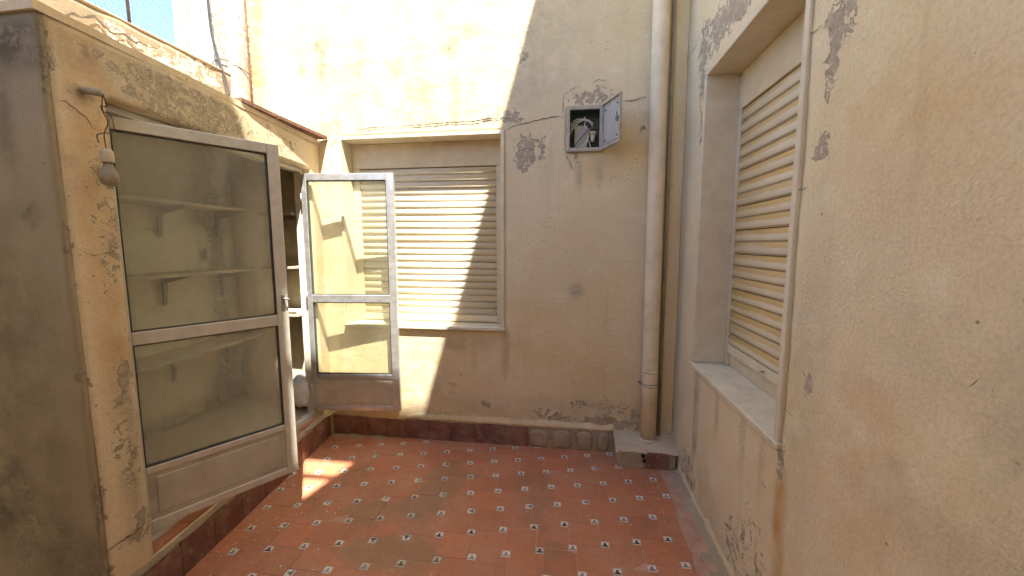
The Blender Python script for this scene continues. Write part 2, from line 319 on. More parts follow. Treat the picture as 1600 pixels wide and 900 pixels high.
def m_slat(name, base, stain, amount, holes):
    k = NT(name)
    o = k.sep(k.objco())
    pn = k.noise(10.0, 6, 0.65, k.scaled(k.pos(), (1, 1, 3)))
    c = k.mix(k.ss(pn, 0.3, 0.7), tuple(q * 0.92 for q in base), base)
    top = k.ss(o[2], -0.006, 0.022)
    big = k.ss(k.noise(3.2, 4, 0.6), 0.36, 0.62)
    st = k.math('MULTIPLY', k.math('MULTIPLY', top, k.ss(k.noise(26.0, 5, 0.7), 0.18, 0.50)), k.math('ADD', k.math('MULTIPLY', big, 0.5), 0.5))
    c = k.mix(k.math('MULTIPLY', st, amount, clamp=True), c, stain)
    c = k.mix(k.math('MULTIPLY', k.rand(), 0.35), c, tuple(q * 0.72 for q in base))
    if holes:
        d = k.math('SINE', k.math('MULTIPLY', o[0], 2 * math.pi / 0.016))
        hm = k.math('MULTIPLY', k.ss(d, 0.0, 0.3), k.math('MULTIPLY', k.ss(o[2], -holes + 0.0085, -holes + 0.010, 1, 0), k.ss(o[2], -holes + 0.003, -holes + 0.005)))
        c = k.mix(hm, c, (0.05, 0.04, 0.03))
    k.color(c)
    k.b.inputs['Roughness'].default_value = 0.5
    k.bump(k.noise(60, 4, 0.6), 0.06, 0.003)
    return k.m
M['slat_back'] = m_slat('back_slat', (0.72, 0.645, 0.49), (0.58, 0.455, 0.27), 0.6, 0)
M['slat_right'] = m_slat('right_slat', (0.80, 0.71, 0.54), (0.60, 0.39, 0.14), 1.9, 0.034)

def m_glass(name, lo, hi):
    k = NT(name)
    t = k.t
    out = t.nodes['Material Output']
    tr = k.n('ShaderNodeBsdfTransparent')
    tr.inputs[0].default_value = (0.93, 0.95, 0.915, 1)
    gl = k.n('ShaderNodeBsdfGlossy')
    gl.inputs['Roughness'].default_value = 0.03
    lw = k.n('ShaderNodeLayerWeight')
    lw.inputs['Blend'].default_value = 0.5
    fres = k.math('ADD', 0.03, k.math('MULTIPLY', k.math('POWER', lw.outputs['Facing'], 4.0), 0.55))
    m1 = k.n('ShaderNodeMixShader')
    t.links.new(fres, m1.inputs[0])
    t.links.new(tr.outputs[0], m1.inputs[1])
    t.links.new(gl.outputs[0], m1.inputs[2])
    df = k.n('ShaderNodeBsdfDiffuse')
    df.inputs[0].default_value = (0.68, 0.645, 0.56, 1)
    tl = k.n('ShaderNodeBsdfTranslucent')
    tl.inputs[0].default_value = (0.68, 0.645, 0.56, 1)
    m0 = k.n('ShaderNodeMixShader')
    m0.inputs[0].default_value = 0.45
    t.links.new(df.outputs[0], m0.inputs[1])
    t.links.new(tl.outputs[0], m0.inputs[2])
    a = k.ss(k.noise(3.0, 6, 0.65, k.scaled(k.pos(), (1, 1, 0.5))), 0.30, 0.75, lo, hi)
    b = k.ss(k.noise(45.0, 5, 0.7), 0.55, 0.75, 0.0, 0.06)
    m2 = k.n('ShaderNodeMixShader')
    t.links.new(k.math('ADD', a, b), m2.inputs[0])
    t.links.new(m1.outputs[0], m2.inputs[1])
    t.links.new(m0.outputs[0], m2.inputs[2])
    t.links.new(m2.outputs[0], out.inputs[0])
    return k.m
M['glass'] = m_glass('dusty_glass', 0.04, 0.12)
M['glass_dirty'] = m_glass('very_dusty_glass', 0.10, 0.34)

def m_bulb():
    k = NT('bulb_glass')
    k.color((0.42, 0.365, 0.27))
    k.b.inputs['Transmission Weight'].default_value = 0.55
    k.b.inputs['Roughness'].default_value = 0.35
    return k.m
M['bulb'] = m_bulb()

def blotches(k, spots, soft=1.0):
    """soft ellipses of dirt lying on the floor at given spots"""
    s = k.sep(k.pos())
    tot = None
    for (x, y, rx, ry, am) in spots:
        dx = k.math('DIVIDE', k.math('SUBTRACT', s[0], x), rx)
        dy = k.math('DIVIDE', k.math('SUBTRACT', s[1], y), ry)
        r = k.math('SQRT', k.math('ADD', k.math('MULTIPLY', dx, dx), k.math('MULTIPLY', dy, dy)))
        v = k.math('MULTIPLY', k.ss(r, 0.35, 1.5, 1, 0), am)
        tot = v if tot is None else k.math('MAXIMUM', tot, v)
    return tot

def m_tile():
    k = NT('terracotta_tile')
    r = k.rand()
    c = k.mix(r, (0.50, 0.175, 0.08), (0.40, 0.15, 0.078))
    c = k.mix(k.ss(k.noise(3.0, 5, 0.6), 0.35, 0.68), c, (0.48, 0.21, 0.115))
    c = k.mix(k.ss(k.noise(32.0, 6, 0.7), 0.45, 0.75, 0, 0.45), c, (0.25, 0.10, 0.06))
    b = blotches(k, DATA['floor_dirt'])
    rag = k.noise(11.0, 7, 0.65)
    dm = k.ss(k.math('ADD', b, k.math('MULTIPLY', k.math('SUBTRACT', rag, 0.5), 1.5)), 0.45, 0.85)
    c = k.mix(k.math('MULTIPLY', dm, 0.5), c, (0.22, 0.155, 0.075))
    d2 = k.ss(k.noise(2.2, 7, 0.68, k.offset(k.pos(), (3, 3, 3))), 0.50, 0.70, 0, 0.5)
    c = k.mix(d2, c, (0.24, 0.145, 0.085))
    d3 = k.ss(k.noise(20.0, 8, 0.75, k.offset(k.pos(), (1, 6, 3))), 0.60, 0.72, 0, 0.5)
    c = k.mix(d3, c, (0.47, 0.30, 0.205))
    sp = k.ss(k.vor(16.0), 0.03, 0.055, 0.8, 0)
    sp = k.math('MULTIPLY', sp, k.ss(k.noise(5, 2), 0.5, 0.56))
    c = k.mix(sp, c, (0.62, 0.50, 0.40))
    k.color(c)
    k.put(k.b.inputs['Roughness'], k.ss(k.noise(9.0, 5, 0.6), 0.3, 0.7, 0.45, 0.75))
    k.b.inputs['Specular IOR Level'].default_value = 0.35
    nb = k.bump(k.noise(70, 5, 0.65), 0.15, 0.003)
    k.bump(k.noise(9, 3, 0.5), 0.15, 0.01, nb)
    return k.m
M['tile'] = m_tile()

INS = 0.0447
def m_insert():
    k = NT('printed_insert')
    o = k.sep(k.scaled(k.objco(), (0.84 / INS, 0.84 / INS, 1)))
    x, y = o[0], o[1]
    ax = k.math('ABSOLUTE', x)
    ay = k.math('ABSOLUTE', y)
    edge = k.math('MAXIMUM', ax, ay)
    rag = k.math('MULTIPLY', k.math('SUBTRACT', k.noise(170.0, 4, 0.6), 0.5), 0.09)
    # hill-shaped figure: a broad foot, a waist and a round top
    foot = k.math('SUBTRACT', k.math('SUBTRACT', 0.17, k.math('MULTIPLY', k.math('ADD', y, 0.06), 0.95)), ax)
    foot = k.math('MULTIPLY', k.ss(k.math('ADD', foot, rag), -0.02, 0.03), k.ss(y, -0.32, -0.28))
    dx = k.math('MULTIPLY', x, x)
    dy = k.math('SUBTRACT', y, 0.10)
    rr = k.math('SQRT', k.math('ADD', dx, k.math('MULTIPLY', dy, dy)))
    headm = k.ss(k.math('ADD', rr, rag), 0.11, 0.16, 1, 0)
    corner = k.math('MULTIPLY', k.ss(k.math('ADD', k.math('ADD', ax, y), rag), 0.50, 0.58), k.ss(edge, 0.31, 0.34, 1, 0))
    ring = k.math('MULTIPLY', k.ss(edge, 0.345, 0.36), k.ss(edge, 0.385, 0.40, 1, 0))
    side = k.math('MULTIPLY', k.ss(k.math('ADD', k.math('SUBTRACT', ax, 0.26), k.math('MULTIPLY', rag, 2.0)), 0.0, 0.05), k.ss(y, -0.05, 0.0, 1, 0))
    side = k.math('MULTIPLY', side, k.ss(edge, 0.33, 0.36, 1, 0))
    ink = k.math('MAXIMUM', k.math('MAXIMUM', foot, headm), k.math('MAXIMUM', corner, k.math('MULTIPLY', k.math('MAXIMUM', ring, side), 0.25)))
    worn = k.ss(k.rand(), 0.0, 1.0, 0.99, 0.60)
    ink = k.math('MULTIPLY', ink, worn)
    base = k.mix(k.ss(k.noise(60.0, 5, 0.65), 0.35, 0.75), (0.74, 0.67, 0.57), (0.54, 0.465, 0.375))
    c = k.mix(ink, base, (0.03, 0.026, 0.032))
    b = blotches(k, DATA['floor_dirt'])
    dm = k.ss(k.math('ADD', b, k.math('MULTIPLY', k.math('SUBTRACT', k.noise(11.0, 7, 0.65), 0.5), 1.5)), 0.50, 0.72, 0, 0.35)
    c = k.mix(dm, c, (0.185, 0.13, 0.055))
    k.color(c)
    k.b.inputs['Roughness'].default_value = 0.4
    return k.m
M['insert'] = m_insert()

def m_skirt():
    k = NT('oxblood_tile')
    c = k.mix(k.rand(), (0.21, 0.088, 0.066), (0.16, 0.072, 0.06))
    c = k.mix(k.ss(k.noise(6.0, 7, 0.68), 0.38, 0.66, 0, 0.85), c, (0.29, 0.185, 0.13))
    c = k.mix(k.ss(k.noise(14.0, 7, 0.7, k.offset(k.pos(), (2, 2, 9))), 0.56, 0.70, 0, 0.6), c, (0.36, 0.275, 0.20))
    k.color(c)
    k.b.inputs['Roughness'].default_value = 0.55
    k.bump(k.noise(50, 5, 0.6), 0.15, 0.003)
    return k.m
M['skirt'] = m_skirt()
M['riser'] = m_skirt()
M['riser'].name = 'riser_tile'

def m_grout():
    k = NT('floor_grout')
    c = k.mix(k.ss(k.noise(14, 6, 0.7), 0.3, 0.7), (0.52, 0.32, 0.22), (0.40, 0.215, 0.14))
    k.color(c)
    k.bump(k.noise(60, 5, 0.7), 0.4, 0.004)
    return k.m
M['grout'] = m_grout()

# ------------------------------------------------------------------ object helpers
def link(o, parent=None):
    col.objects.link(o)
    if parent is not None:
        o.parent = parent
    return o
def tag(o, label, cat=None, group=None, kind=None):
    if label:
        o['label'] = label
    if cat:
        o['category'] = cat
    if group:
        o['group'] = group
    if kind:
        o['kind'] = kind
    return o
def empty(name, loc=(0, 0, 0), parent=None):
    o = bpy.data.objects.new(name, None)
    o.empty_display_size = 0.1
    o.location = loc
    return link(o, parent)
def from_bm(name, bm, mat, parent=None, smooth=False):
    me = bpy.data.meshes.new(name)
    bmesh.ops.recalc_face_normals(bm, faces=bm.faces)
    bm.to_mesh(me)
    bm.free()
    if smooth:
        for p in me.polygons:
            p.use_smooth = True
    me.materials.append(mat)
    return link(bpy.data.objects.new(name, me), parent)
def bm_box(bm, c, s, rot=None, bevel=0.0, at=None):
    """box of size s centred at c, optionally turned by a 3x3 and bevelled"""
    r = bmesh.ops.create_cube(bm, size=1.0)
    vs_ = r['verts']
    for v in vs_:
        v.co = Vector((v.co.x * s[0], v.co.y * s[1], v.co.z * s[2]))
    if bevel > 0:
        es = list({e for v in vs_ for e in v.link_edges})
        rb = bmesh.ops.bevel(bm, geom=es, offset=bevel, segments=1, affect='EDGES', profile=0.5)
        vs_ = list({v for f in rb['faces'] for v in f.verts} | {v for v in vs_ if v.is_valid})
    for v in vs_:
        co = v.co
        if rot is not None:
            co = rot @ co
        v.co = co + Vector(c)
    return vs_
def box(name, c, s, mat, parent=None, rot=None, bevel=0.002):
    bm = bmesh.new()
    bm_box(bm, c, s, rot, bevel)
    return from_bm(name, bm, mat, parent)
def box2(name, lo, hi, mat, parent=None, bevel=0.002):
    return box(name, [(a + b) / 2 for a, b in zip(lo, hi)], [b - a for a, b in zip(lo, hi)], mat, parent, None, bevel)
def bm_tube(bm, pts, r, sides=8, cap=True):
    pts = [Vector(p) for p in pts]
    rs = r if isinstance(r, (list, tuple)) else [r] * len(pts)
    rings = []
    prev = None
    for i, p in enumerate(pts):
        t = (pts[min(i + 1, len(pts) - 1)] - pts[max(i - 1, 0)]).normalized()
        if prev is None:
            a = t.orthogonal().normalized()
        else:
            a = (prev - t * prev.dot(t)).normalized()
        prev = a
        b = t.cross(a)
        rings.append([bm.verts.new(p + (a * math.cos(q) + b * math.sin(q)) * rs[i]) for q in [2 * math.pi * j / sides for j in range(sides)]])
    for i in range(len(rings) - 1):
        for j in range(sides):
            bm.faces.new((rings[i][j], rings[i][(j + 1) % sides], rings[i + 1][(j + 1) % sides], rings[i + 1][j]))
    if cap and sides > 2:
        bm.faces.new(rings[0][::-1])
        bm.faces.new(rings[-1])
def tube(name, pts, r, mat, parent=None, sides=10):
    bm = bmesh.new()
    bm_tube(bm, pts, r, sides)
    return from_bm(name, bm, mat, parent, True)
def smooth_path(pts, n=6):
    pts = [Vector(p) for p in pts]
    out = []
    for i in range(len(pts) - 1):
        p0, p1, p2, p3 = pts[max(i - 1, 0)], pts[i], pts[i + 1], pts[min(i + 2, len(pts) - 1)]
        for j in range(n):
            t = j / n
            out.append(0.5 * ((2 * p1) + (p2 - p0) * t + (2 * p0 - 5 * p1 + 4 * p2 - p3) * t * t + (3 * p1 - p0 - 3 * p2 + p3) * t ** 3))
    out.append(pts[-1])
    return out
def lathe(name, c, prof, mat, parent=None, sides=20):
    bm = bmesh.new()
    rings = []
    for (r, z) in prof:
        rings.append([bm.verts.new((c[0] + r * math.cos(2 * math.pi * j / sides), c[1] + r * math.sin(2 * math.pi * j / sides), c[2] + z)) for j in range(sides)])
    for i in range(len(rings) - 1):
        for j in range(sides):
            bm.faces.new((rings[i][j], rings[i][(j + 1) % sides], rings[i + 1][(j + 1) % sides], rings[i + 1][j]))
    bm.faces.new(rings[0][::-1])
    bm.faces.new(rings[-1])
    return from_bm(name, bm, mat, parent, True)

def field(spots, u, z):
    v = 0.0
    for (cu, cz, ru, rz, am) in spots:
        d = math.hypot((u - cu) / ru, (z - cz) / rz)
        if d < 2.2:
            t = max(0.0, min(1.0, (2.2 - d) / 1.6))
            v = max(v, am * t * t * (3 - 2 * t))
    return v

def wall(name, o, ud, nd, urange, zlist, holes, step, mat, parent, thick, layers, disp=0.004, seed=0.0, fine=None):
    """upright plaster sheet: a grid with openings, gently uneven, given its thickness behind"""
    def lines(a, b, extra, st):
        xs = [a]
        cuts = sorted(set([q for q in extra if a < q < b] + [b]))
        for c in cuts:
            p = xs[-1]
            n = max(1, int(round((c - p) / st)))
            xs += [p + (c - p) * i / n for i in range(1, n + 1)]
        return xs
    us = lines(urange[0], urange[1], [h[0] for h in holes] + [h[1] for h in holes], step)
    zs = lines(zlist[0], zlist[1], [h[2] for h in holes] + [h[3] for h in holes], step)
    if len(zlist) > 2:
        zs += lines(zlist[1], zlist[2], [], 0.5)[1:]
    o, ud, nd = Vector(o), Vector(ud), Vector(nd)
    verts, idx, faces = [], {}, []
    at = {'peel': [], 'rust': [], 'grime': []}
    def V(i, j):
        if (i, j) not in idx:
            u, z = us[i], zs[j]
            p = o + ud * u + Vector((0, 0, z))
            d = disp * (noise.noise(Vector((u * 1.7 + seed, z * 1.7, seed))) + 0.5 * noise.noise(Vector((u * 5 + seed, z * 5, 3 + seed))) + 0.35 * noise.noise(Vector((u * 13, z * 13, seed))))
            idx[(i, j)] = len(verts)
            verts.append(p + nd * d)
            for k_ in at:
                at[k_].append(field(layers.get(k_, []), u, z))
        return idx[(i, j)]
    for i in range(len(us) - 1):
        for j in range(len(zs) - 1):
            uc, zc = (us[i] + us[i + 1]) / 2, (zs[j] + zs[j + 1]) / 2
            if any(h[0] < uc < h[1] and h[2] < zc < h[3] for h in holes):
                continue
            faces.append((V(i, j), V(i + 1, j), V(i + 1, j + 1), V(i, j + 1)))
    if ud.cross(Vector((0, 0, 1))).dot(nd) < 0:
        faces = [f[::-1] for f in faces]
    me = bpy.data.meshes.new(name)
    me.from_pydata(verts, [], faces)
    for p in me.polygons:
        p.use_smooth = True
    for k_, vals in at.items():
        a = me.attributes.new(k_, 'FLOAT', 'POINT')
        a.data.foreach_set('value', vals)
    me.materials.append(mat)
    ob = link(bpy.data.objects.new(name, me), parent)
    sm = ob.modifiers.new('thickness', 'SOLIDIFY')
    sm.thickness = thick
    sm.offset = -1.0
    return ob

def crack(o, ud, nd, pts, w, parent, proud=0.006, mat=None):
    """a jagged split in the plaster, as a thin ragged strip"""
    o, ud, nd = Vector(o), Vector(ud), Vector(nd)
    P = []
    rnd = random.Random(int(abs(pts[0][0] * 1000)) + len(pts))
    for i in range(len(pts) - 1):
        a, b = pts[i], pts[i + 1]
        L = math.hypot(b[0] - a[0], b[1] - a[1])
        n = max(1, int(L / 0.012))
        for j in range(n):
            t = j / n
            k_ = 0.0 if j == 0 else 0.0035
            P.append((a[0] + (b[0] - a[0]) * t + rnd.uniform(-k_, k_), a[1] + (b[1] - a[1]) * t + rnd.uniform(-k_, k_)))
    P.append(tuple(pts[-1]))
    bm = bmesh.new()
    prev = None
    for i, (u, z) in enumerate(P):
        q0, q1 = P[max(i - 1, 0)], P[min(i + 1, len(P) - 1)]
        du, dz = q1[0] - q0[0], q1[1] - q0[1]
        l = math.hypot(du, dz) or 1
        f = min(1.0, 4.0 * min(i, len(P) - 1 - i) / len(P) + 0.15)
        ww = w * f * rnd.uniform(0.35, 1.25)
        n_ = (-dz / l * ww / 2, du / l * ww / 2)
        c = [bm.verts.new(o + ud * (u + s * n_[0]) + nd * proud + Vector((0, 0, z + s * n_[1]))) for s in (1, -1)]
        if prev:
            bm.faces.new((prev[0], prev[1], c[1], c[0]))
        prev = c
    return from_bm('crack', bm, mat or M['crack'], parent)

def clip(poly, planes):
    for (nx, ny, d) in planes:          # keep nx*x + ny*y <= d
        out = []
        for i in range(len(poly)):
            a, b = poly[i], poly[(i + 1) % len(poly)]
            fa, fb = nx * a[0] + ny * a[1] - d, nx * b[0] + ny * b[1] - d
            if fa <= 0:
                out.append(a)
            if (fa < 0 < fb) or (fb < 0 < fa):
                t = fa / (fa - fb)
                out.append((a[0] + (b[0] - a[0]) * t, a[1] + (b[1] - a[1]) * t))
        poly = out
        if len(poly) < 3:
            return []
    return poly
def area(p):
    return abs(sum(p[i][0] * p[(i + 1) % len(p)][1] - p[(i + 1) % len(p)][0] * p[i][1] for i in range(len(p)))) / 2
def slab_mesh(name, poly, t, ch, mat):
    """a tile: chamfered top at z = 0, thickness t"""
    bm = bmesh.new()
    cx = sum(p[0] for p in poly) / len(poly)
    cy = sum(p[1] for p in poly) / len(poly)
    def ring(k_, z):
        out = []
        for (x, y) in poly:
            L = math.hypot(x - cx, y - cy) or 1
            out.append(bm.verts.new((x - (x - cx) / L * k_, y - (y - cy) / L * k_, z)))
        return out
    a, b, c = ring(ch * 1.4, 0), ring(0, -ch), ring(0, -t)
    n = len(poly)
    bm.faces.new(a)
    for p, q in ((a, b), (b, c)):
        for i in range(n):
            bm.faces.new((p[i], p[(i + 1) % n], q[(i + 1) % n], q[i]))
    bmesh.ops.recalc_face_normals(bm, faces=bm.faces)
    me = bpy.data.meshes.new(name)
    bm.to_mesh(me)
    bm.free()
    me.materials.append(mat)
    return me

# the lean-to's front runs slightly askew to the tiles
LA = Vector((-1.836, 1.536, 0.0))
LD = Vector((-0.0970, 0.9953, 0.0)).normalized()
LN = Vector((LD.y, -LD.x, 0.0))
def LP(s, off=0.0, z=0.0):
    return LA + LD * s + LN * off + Vector((0, 0, z))
LROT = Matrix((LD, -LN, Vector((0, 0, 1)))).transposed()     # local x along the front, local y inwards

# ------------------------------------------------------------------ ground and floor
bm = bmesh.new()
vs4 = [bm.verts.new(p) for p in ((-150, -150, -0.12), (150, -150, -0.12), (150, 150, -0.12), (-150, 150, -0.12))]
bm.faces.new(vs4)
tag(from_bm('ground', bm, M['ground']), None, None, None, 'structure')

floor = box2('floor', (-2.59, -0.5, -0.11), (1.0, 3.1, -0.0016), M['grout'], None, 0)
tag(floor, None, None, None, 'structure')
ORG = (-0.984073, 1.694881)
TA, TB = 0.172286, 0.044706
planes = [(0, 1, 2.985), (0, -1, -0.25)]
planes.append((-LN.x, -LN.y, -(LN.x * LP(0, 0.012).x + LN.y * LP(0, 0.012).y)))
GAP = 0.0014
big_poly = [(-TA / 2 + GAP, -TA / 2 + GAP), (TA / 2 - GAP, -TA / 2 + GAP), (TA / 2 - GAP, TA / 2 - GAP), (-TA / 2 + GAP, TA / 2 - GAP)]
h_ = TB / 2 - GAP
small_poly = [(-h_, -h_), (h_, -h_), (h_, h_), (-h_, h_)]
big_me = slab_mesh('tile', big_poly, 0.012, 0.0012, M['tile'])
small_me = slab_mesh('tile_insert', small_poly, 0.012, 0.0008, M['insert'])
ntile = 0
for i in range(-16, 18):
    for j in range(-14, 14):
        sx = ORG[0] + i * TA - j * TB
        sy = ORG[1] + i * TB + j * TA
        bx_, by_ = sx - TB / 2 + TA / 2, sy + TB / 2 + TA / 2
        for nm, (cx, cy), poly, me, mat in (('tile', (bx_, by_), big_poly, big_me, M['tile']), ('tile_insert', (sx, sy), small_poly, small_me, M['insert'])):
            lim = 0.655 + 0.022 * noise.noise(Vector((cx * 3, cy * 4, 0))) + (0.02 if cy > 2.3 else 0.0)
            wp = [(p[0] + cx, p[1] + cy) for p in poly]
            cl = clip(wp, planes + [(1, 0, lim)])
            if cy > 2.55:
                cl = clip(cl, [(1, 1.2, 0.345 + 1.2 * 2.9 + 0.45)]) if cl else cl
            if not cl or area(cl) < 0.00022:
                continue
            if cy > 2.9 and cx < -1.42 and noise.noise(Vector((cx * 4, cy * 4, 5))) > -0.25:
                continue                     # broken away under the rubble in the corner
            rr = random.Random(i * 91 + j * 7 + (3 if nm == 'tile' else 11))
            z = rr.uniform(-0.0012, 0.0016)
            if abs(area(cl) - area(wp)) < 1e-7:
                o = bpy.data.objects.new(nm, me)
            else:
                o = bpy.data.objects.new(nm, slab_mesh(nm, [(p[0] - cx, p[1] - cy) for p in cl], 0.012, 0.0008, mat))
            o.location = (cx, cy, z)
            o.rotation_euler = (rr.uniform(-.006, .006), rr.uniform(-.006, .006), rr.uniform(-.006, .006))
            if nm == 'tile_insert' and abs(area(cl) - area(wp)) < 1e-7:
                o.rotation_euler.z += rr.choice([0] * 14 + [1, 2]) * math.pi / 2
            link(o, floor)
            ntile += 1

# broken concrete along the foot of the right wall
def rough_strip(name, x0, x1, y0, y1, step, hfun, mat, parent, seed):
    nx, ny = max(2, int((x1 - x0) / step)), max(2, int((y1 - y0) / step))
    vs_, fs = [], []
    for j in range(ny + 1):
        for i in range(nx + 1):
            x, y = x0 + (x1 - x0) * i / nx, y0 + (y1 - y0) * j / ny
            vs_.append((x, y, hfun(x, y)))
    for j in range(ny):
        for i in range(nx):
            a = j * (nx + 1) + i
            fs.append((a, a + 1, a + nx + 2, a + nx + 1))
    me = bpy.data.meshes.new(name)
    me.from_pydata(vs_, [], fs)
    for p in me.polygons:
        p.use_smooth = True
    me.materials.append(mat)
    return link(bpy.data.objects.new(name, me), parent)
def hs(x, y):
    n = noise.fractal(Vector((x * 14, y * 14, 1.3)), 1.0, 2.0, 5)
    d = max(0.0, (x - 0.60) / 0.16)
    edge = 0.06 * max(0.0, (x - 0.74) / 0.06) ** 2
    return -0.012 + 0.010 * min(1, d) + 0.009 * n + edge * (0.4 + 0.5 * noise.noise(Vector((0, y * 3, 2))))
tag(rough_strip('mortar_strip', 0.59, 0.80, 0.2, 2.80, 0.012, hs, M['concrete'], floor, 1), 'broken grey concrete strip where skirting is missing', kind='stuff')
def hr(x, y):
    n = noise.fractal(Vector((x * 22, y * 22, 7.7)), 0.9, 2.0, 5)
    fx = min(1, max(0, (x + 1.98) / 0.06)) * min(1, max(0, (-1.28 - x) / 0.25))
    fy = min(1, max(0, (y - 2.86) / 0.07))
    return -0.02 + (0.021 + 0.012 * n) * fx * fy
tag(rough_strip('rubble_strip', -2.0, -1.2, 2.84, 2.99, 0.009, hr, M['mortar'], floor, 2), 'crumbled pale mortar in the back left corner of floor', kind='stuff')

# ------------------------------------------------------------------ back wall
WX0, WX1, WZ0, WZ1 = -1.803, -0.478, 0.932, 2.447
wb = wall('house_wall', (0, 3.0, 0), (1, 0, 0), (0, -1, 0), (-3.19, 1.1), (0.0, 3.7, 9.2),
          [(WX0 + .004, WX1 - .004, WZ0 + .004, WZ1 - .004), (-0.016, 0.234, 2.279, 2.579)], 0.026, M['plaster_back'], None, 0.22,
          {'peel': DATA['back_peel'], 'rust': DATA['back_rust'], 'grime': DATA['back_grime_sun_tone']}, 0.004, 3.1)
tag(wb, 'cream peeling plaster wall with shuttered window, half in sun, facing the camera', 'wall')
for i, c in enumerate(DATA['back_cracks']):
    crack((0, 3.0, 0), (1, 0, 0), (0, -1, 0), c, (0.010, 0.006, 0.007, 0.006, 0.006, 0.005, 0.004)[i], wb)

def slat_mesh(name, length, h, depth, mat):
    """one bowed slat of a roller shutter: x along its length, bulging to -y"""
    prof = []
    n = 7
    for i in range(n + 1):
        t = i / n
        z = (t - 0.5) * h
        prof.append((-depth * math.sin(math.pi * (0.04 + 0.92 * t)) ** 0.75, z))
    prof += [(0.002, h / 2), (0.002, -h / 2)]
    bm = bmesh.new()
    a = [bm.verts.new((-length / 2, y, z)) for y, z in prof]
    b = [bm.verts.new((length / 2, y, z)) for y, z in prof]
    m = len(prof)
    for i in range(m):
        bm.faces.new((a[i], a[(i + 1) % m], b[(i + 1) % m], b[i]))
    bm.faces.new(a[::-1])
    bm.faces.new(b)
    bmesh.ops.recalc_face_normals(bm, faces=bm.faces)
    me = bpy.data.meshes.new(name)
    bm.to_mesh(me)
    bm.free()
    for i, p in enumerate(me.polygons):
        p.use_smooth = len(p.vertices) == 4 and i < n
    me.materials.append(mat)
    return me

def window(parent, label, frame, w, zs, zt, rec, proud, pitch, ztop, zbot, smat, gap_side, lin=0.026, sill_out=0.03, latch=None):
    """frame: 4x4 whose x runs along the wall, y into it, z up; w wide, from zs (sill) to zt"""
    win = empty('window', (0, 0, 0), parent)
    win.matrix_basis = frame
    tag(win, label)
    d = rec
    # linings of the opening
    L = box2('jamb_lining', (0, -proud, zs + 0.001), (lin, d + .05, zt), M['marble'], win, 0.003)
    box2('jamb_lining', (w - lin, -proud, zs + 0.001), (w, d + .05, zt), M['marble'], win, 0.003)
    box2('head_lining', (lin, -proud + .002, zt - lin), (w - lin, d + .05, zt - 0.001), M['marble'], win, 0.003)
    box2('sill', (-0.008, -sill_out, zs - 0.026), (w + 0.008, d + .06, zs), M['marble_sill'], win, 0.004)
    x0, x1 = lin, w - lin
    box2('shutter_box_cover', (x0, d - 0.006, ztop), (x1, d + 0.03, zt - lin - 0.001), M['cover'], win, 0.002)
    g = gap_side
    box2('guide_rail', (x0 + 0.001, d - 0.004, zs + 0.001), (x0 + g, d + 0.034, ztop - 0.001), M['cover'], win, 0.002)
    box2('guide_rail', (x1 - g, d - 0.004, zs + 0.001), (x1 - 0.001, d + 0.034, ztop - 0.001), M['cover'], win, 0.002)
    box2('added_dark_backing', (x0, d + 0.045, zs), (x1, d + 0.055, zt - lin), M['dark'], win, 0)  # added near-black sheet; stops light leaking in and keeps the slat gaps dark
    box2('lower_frame', (x0 + g, d + 0.014, zs + 0.001), (x1 - g, d + 0.040, zbot + 0.03), M['cover'], win, 0.002)
    n = int(round((ztop - 0.004 - zbot - 0.055) / pitch))
    sl = slat_mesh('slat', (x1 - x0) - 2 * g + 0.004, pitch * 0.965, pitch * 0.21, smat)
    for i in range(n):
        o = bpy.data.objects.new('slat', sl)
        link(o, win)
        rr = random.Random(i * 13 + n)
        o.location = ((x0 + x1) / 2 + rr.uniform(-.001, .001), d + 0.012 + rr.uniform(-.0022, .0022), ztop - 0.004 - pitch * (i + 0.5) + rr.uniform(-.0012, .0012))
        o.rotation_euler = (rr.uniform(-.07, .07), rr.uniform(-.002, .002), 0)
    zb = ztop - 0.004 - pitch * n
    bb = box2('bottom_bar', (x0 + g - .002, d + 0.002, zb - 0.052), (x1 - g + .002, d + 0.012, zb - 0.001), M['bar'], win, 0.002)
    if latch is not None:
        k_ = tube('latch', [(latch - .012, d - .012, zb - 0.028), (latch + .012, d - .012, zb - 0.024)], 0.004, M['bracket'], win, 8)
        k_ = tube('latch_pin', [(latch, d + .003, zb - 0.026), (latch, d - .014, zb - 0.026)], 0.0035, M['bracket'], win, 8)
    return win
M['cover'] = simple('cream_frame', (0.63, 0.53, 0.36), 0.06, 8, 0.5, 0, 0.35, (0.47, 0.375, 0.235), 0.5, 4, 0.05)
M['bar'] = simple('shutter_bar', (0.70, 0.60, 0.43), 0.06, 9, 0.5, 0, 0.35, (0.50, 0.39, 0.23), 0.4, 6, 0.05)
fr = Matrix.Translation((WX0, 3.0, 0))
window(wb, 'cream roller-shutter window in stone surround, partly sunlit', fr, WX1 - WX0, 0.958, WZ1, 0.150, 0.014, 0.0545, 2.225, 0.985, M['slat_back'], 0.062, latch=None)

# skirting at the foot of the back wall
x = -1.955
k_ = 0
while x < -0.30:
    w_ = (0.30, 0.17, 0.17, 0.20, 0.19, 0.20, 0.20)[k_ % 7]
    x1_ = min(x + w_, -0.285)
    zt_ = 0.160 - 0.004 * (k_ % 3)
    o = box2('skirting_tile', (x + .0015, 2.986 - .002 * (k_ % 2), -0.002), (x1_ - .0015, 3.012, zt_), M['skirt'], wb, 0.002)
    x = x1_
    k_ += 1
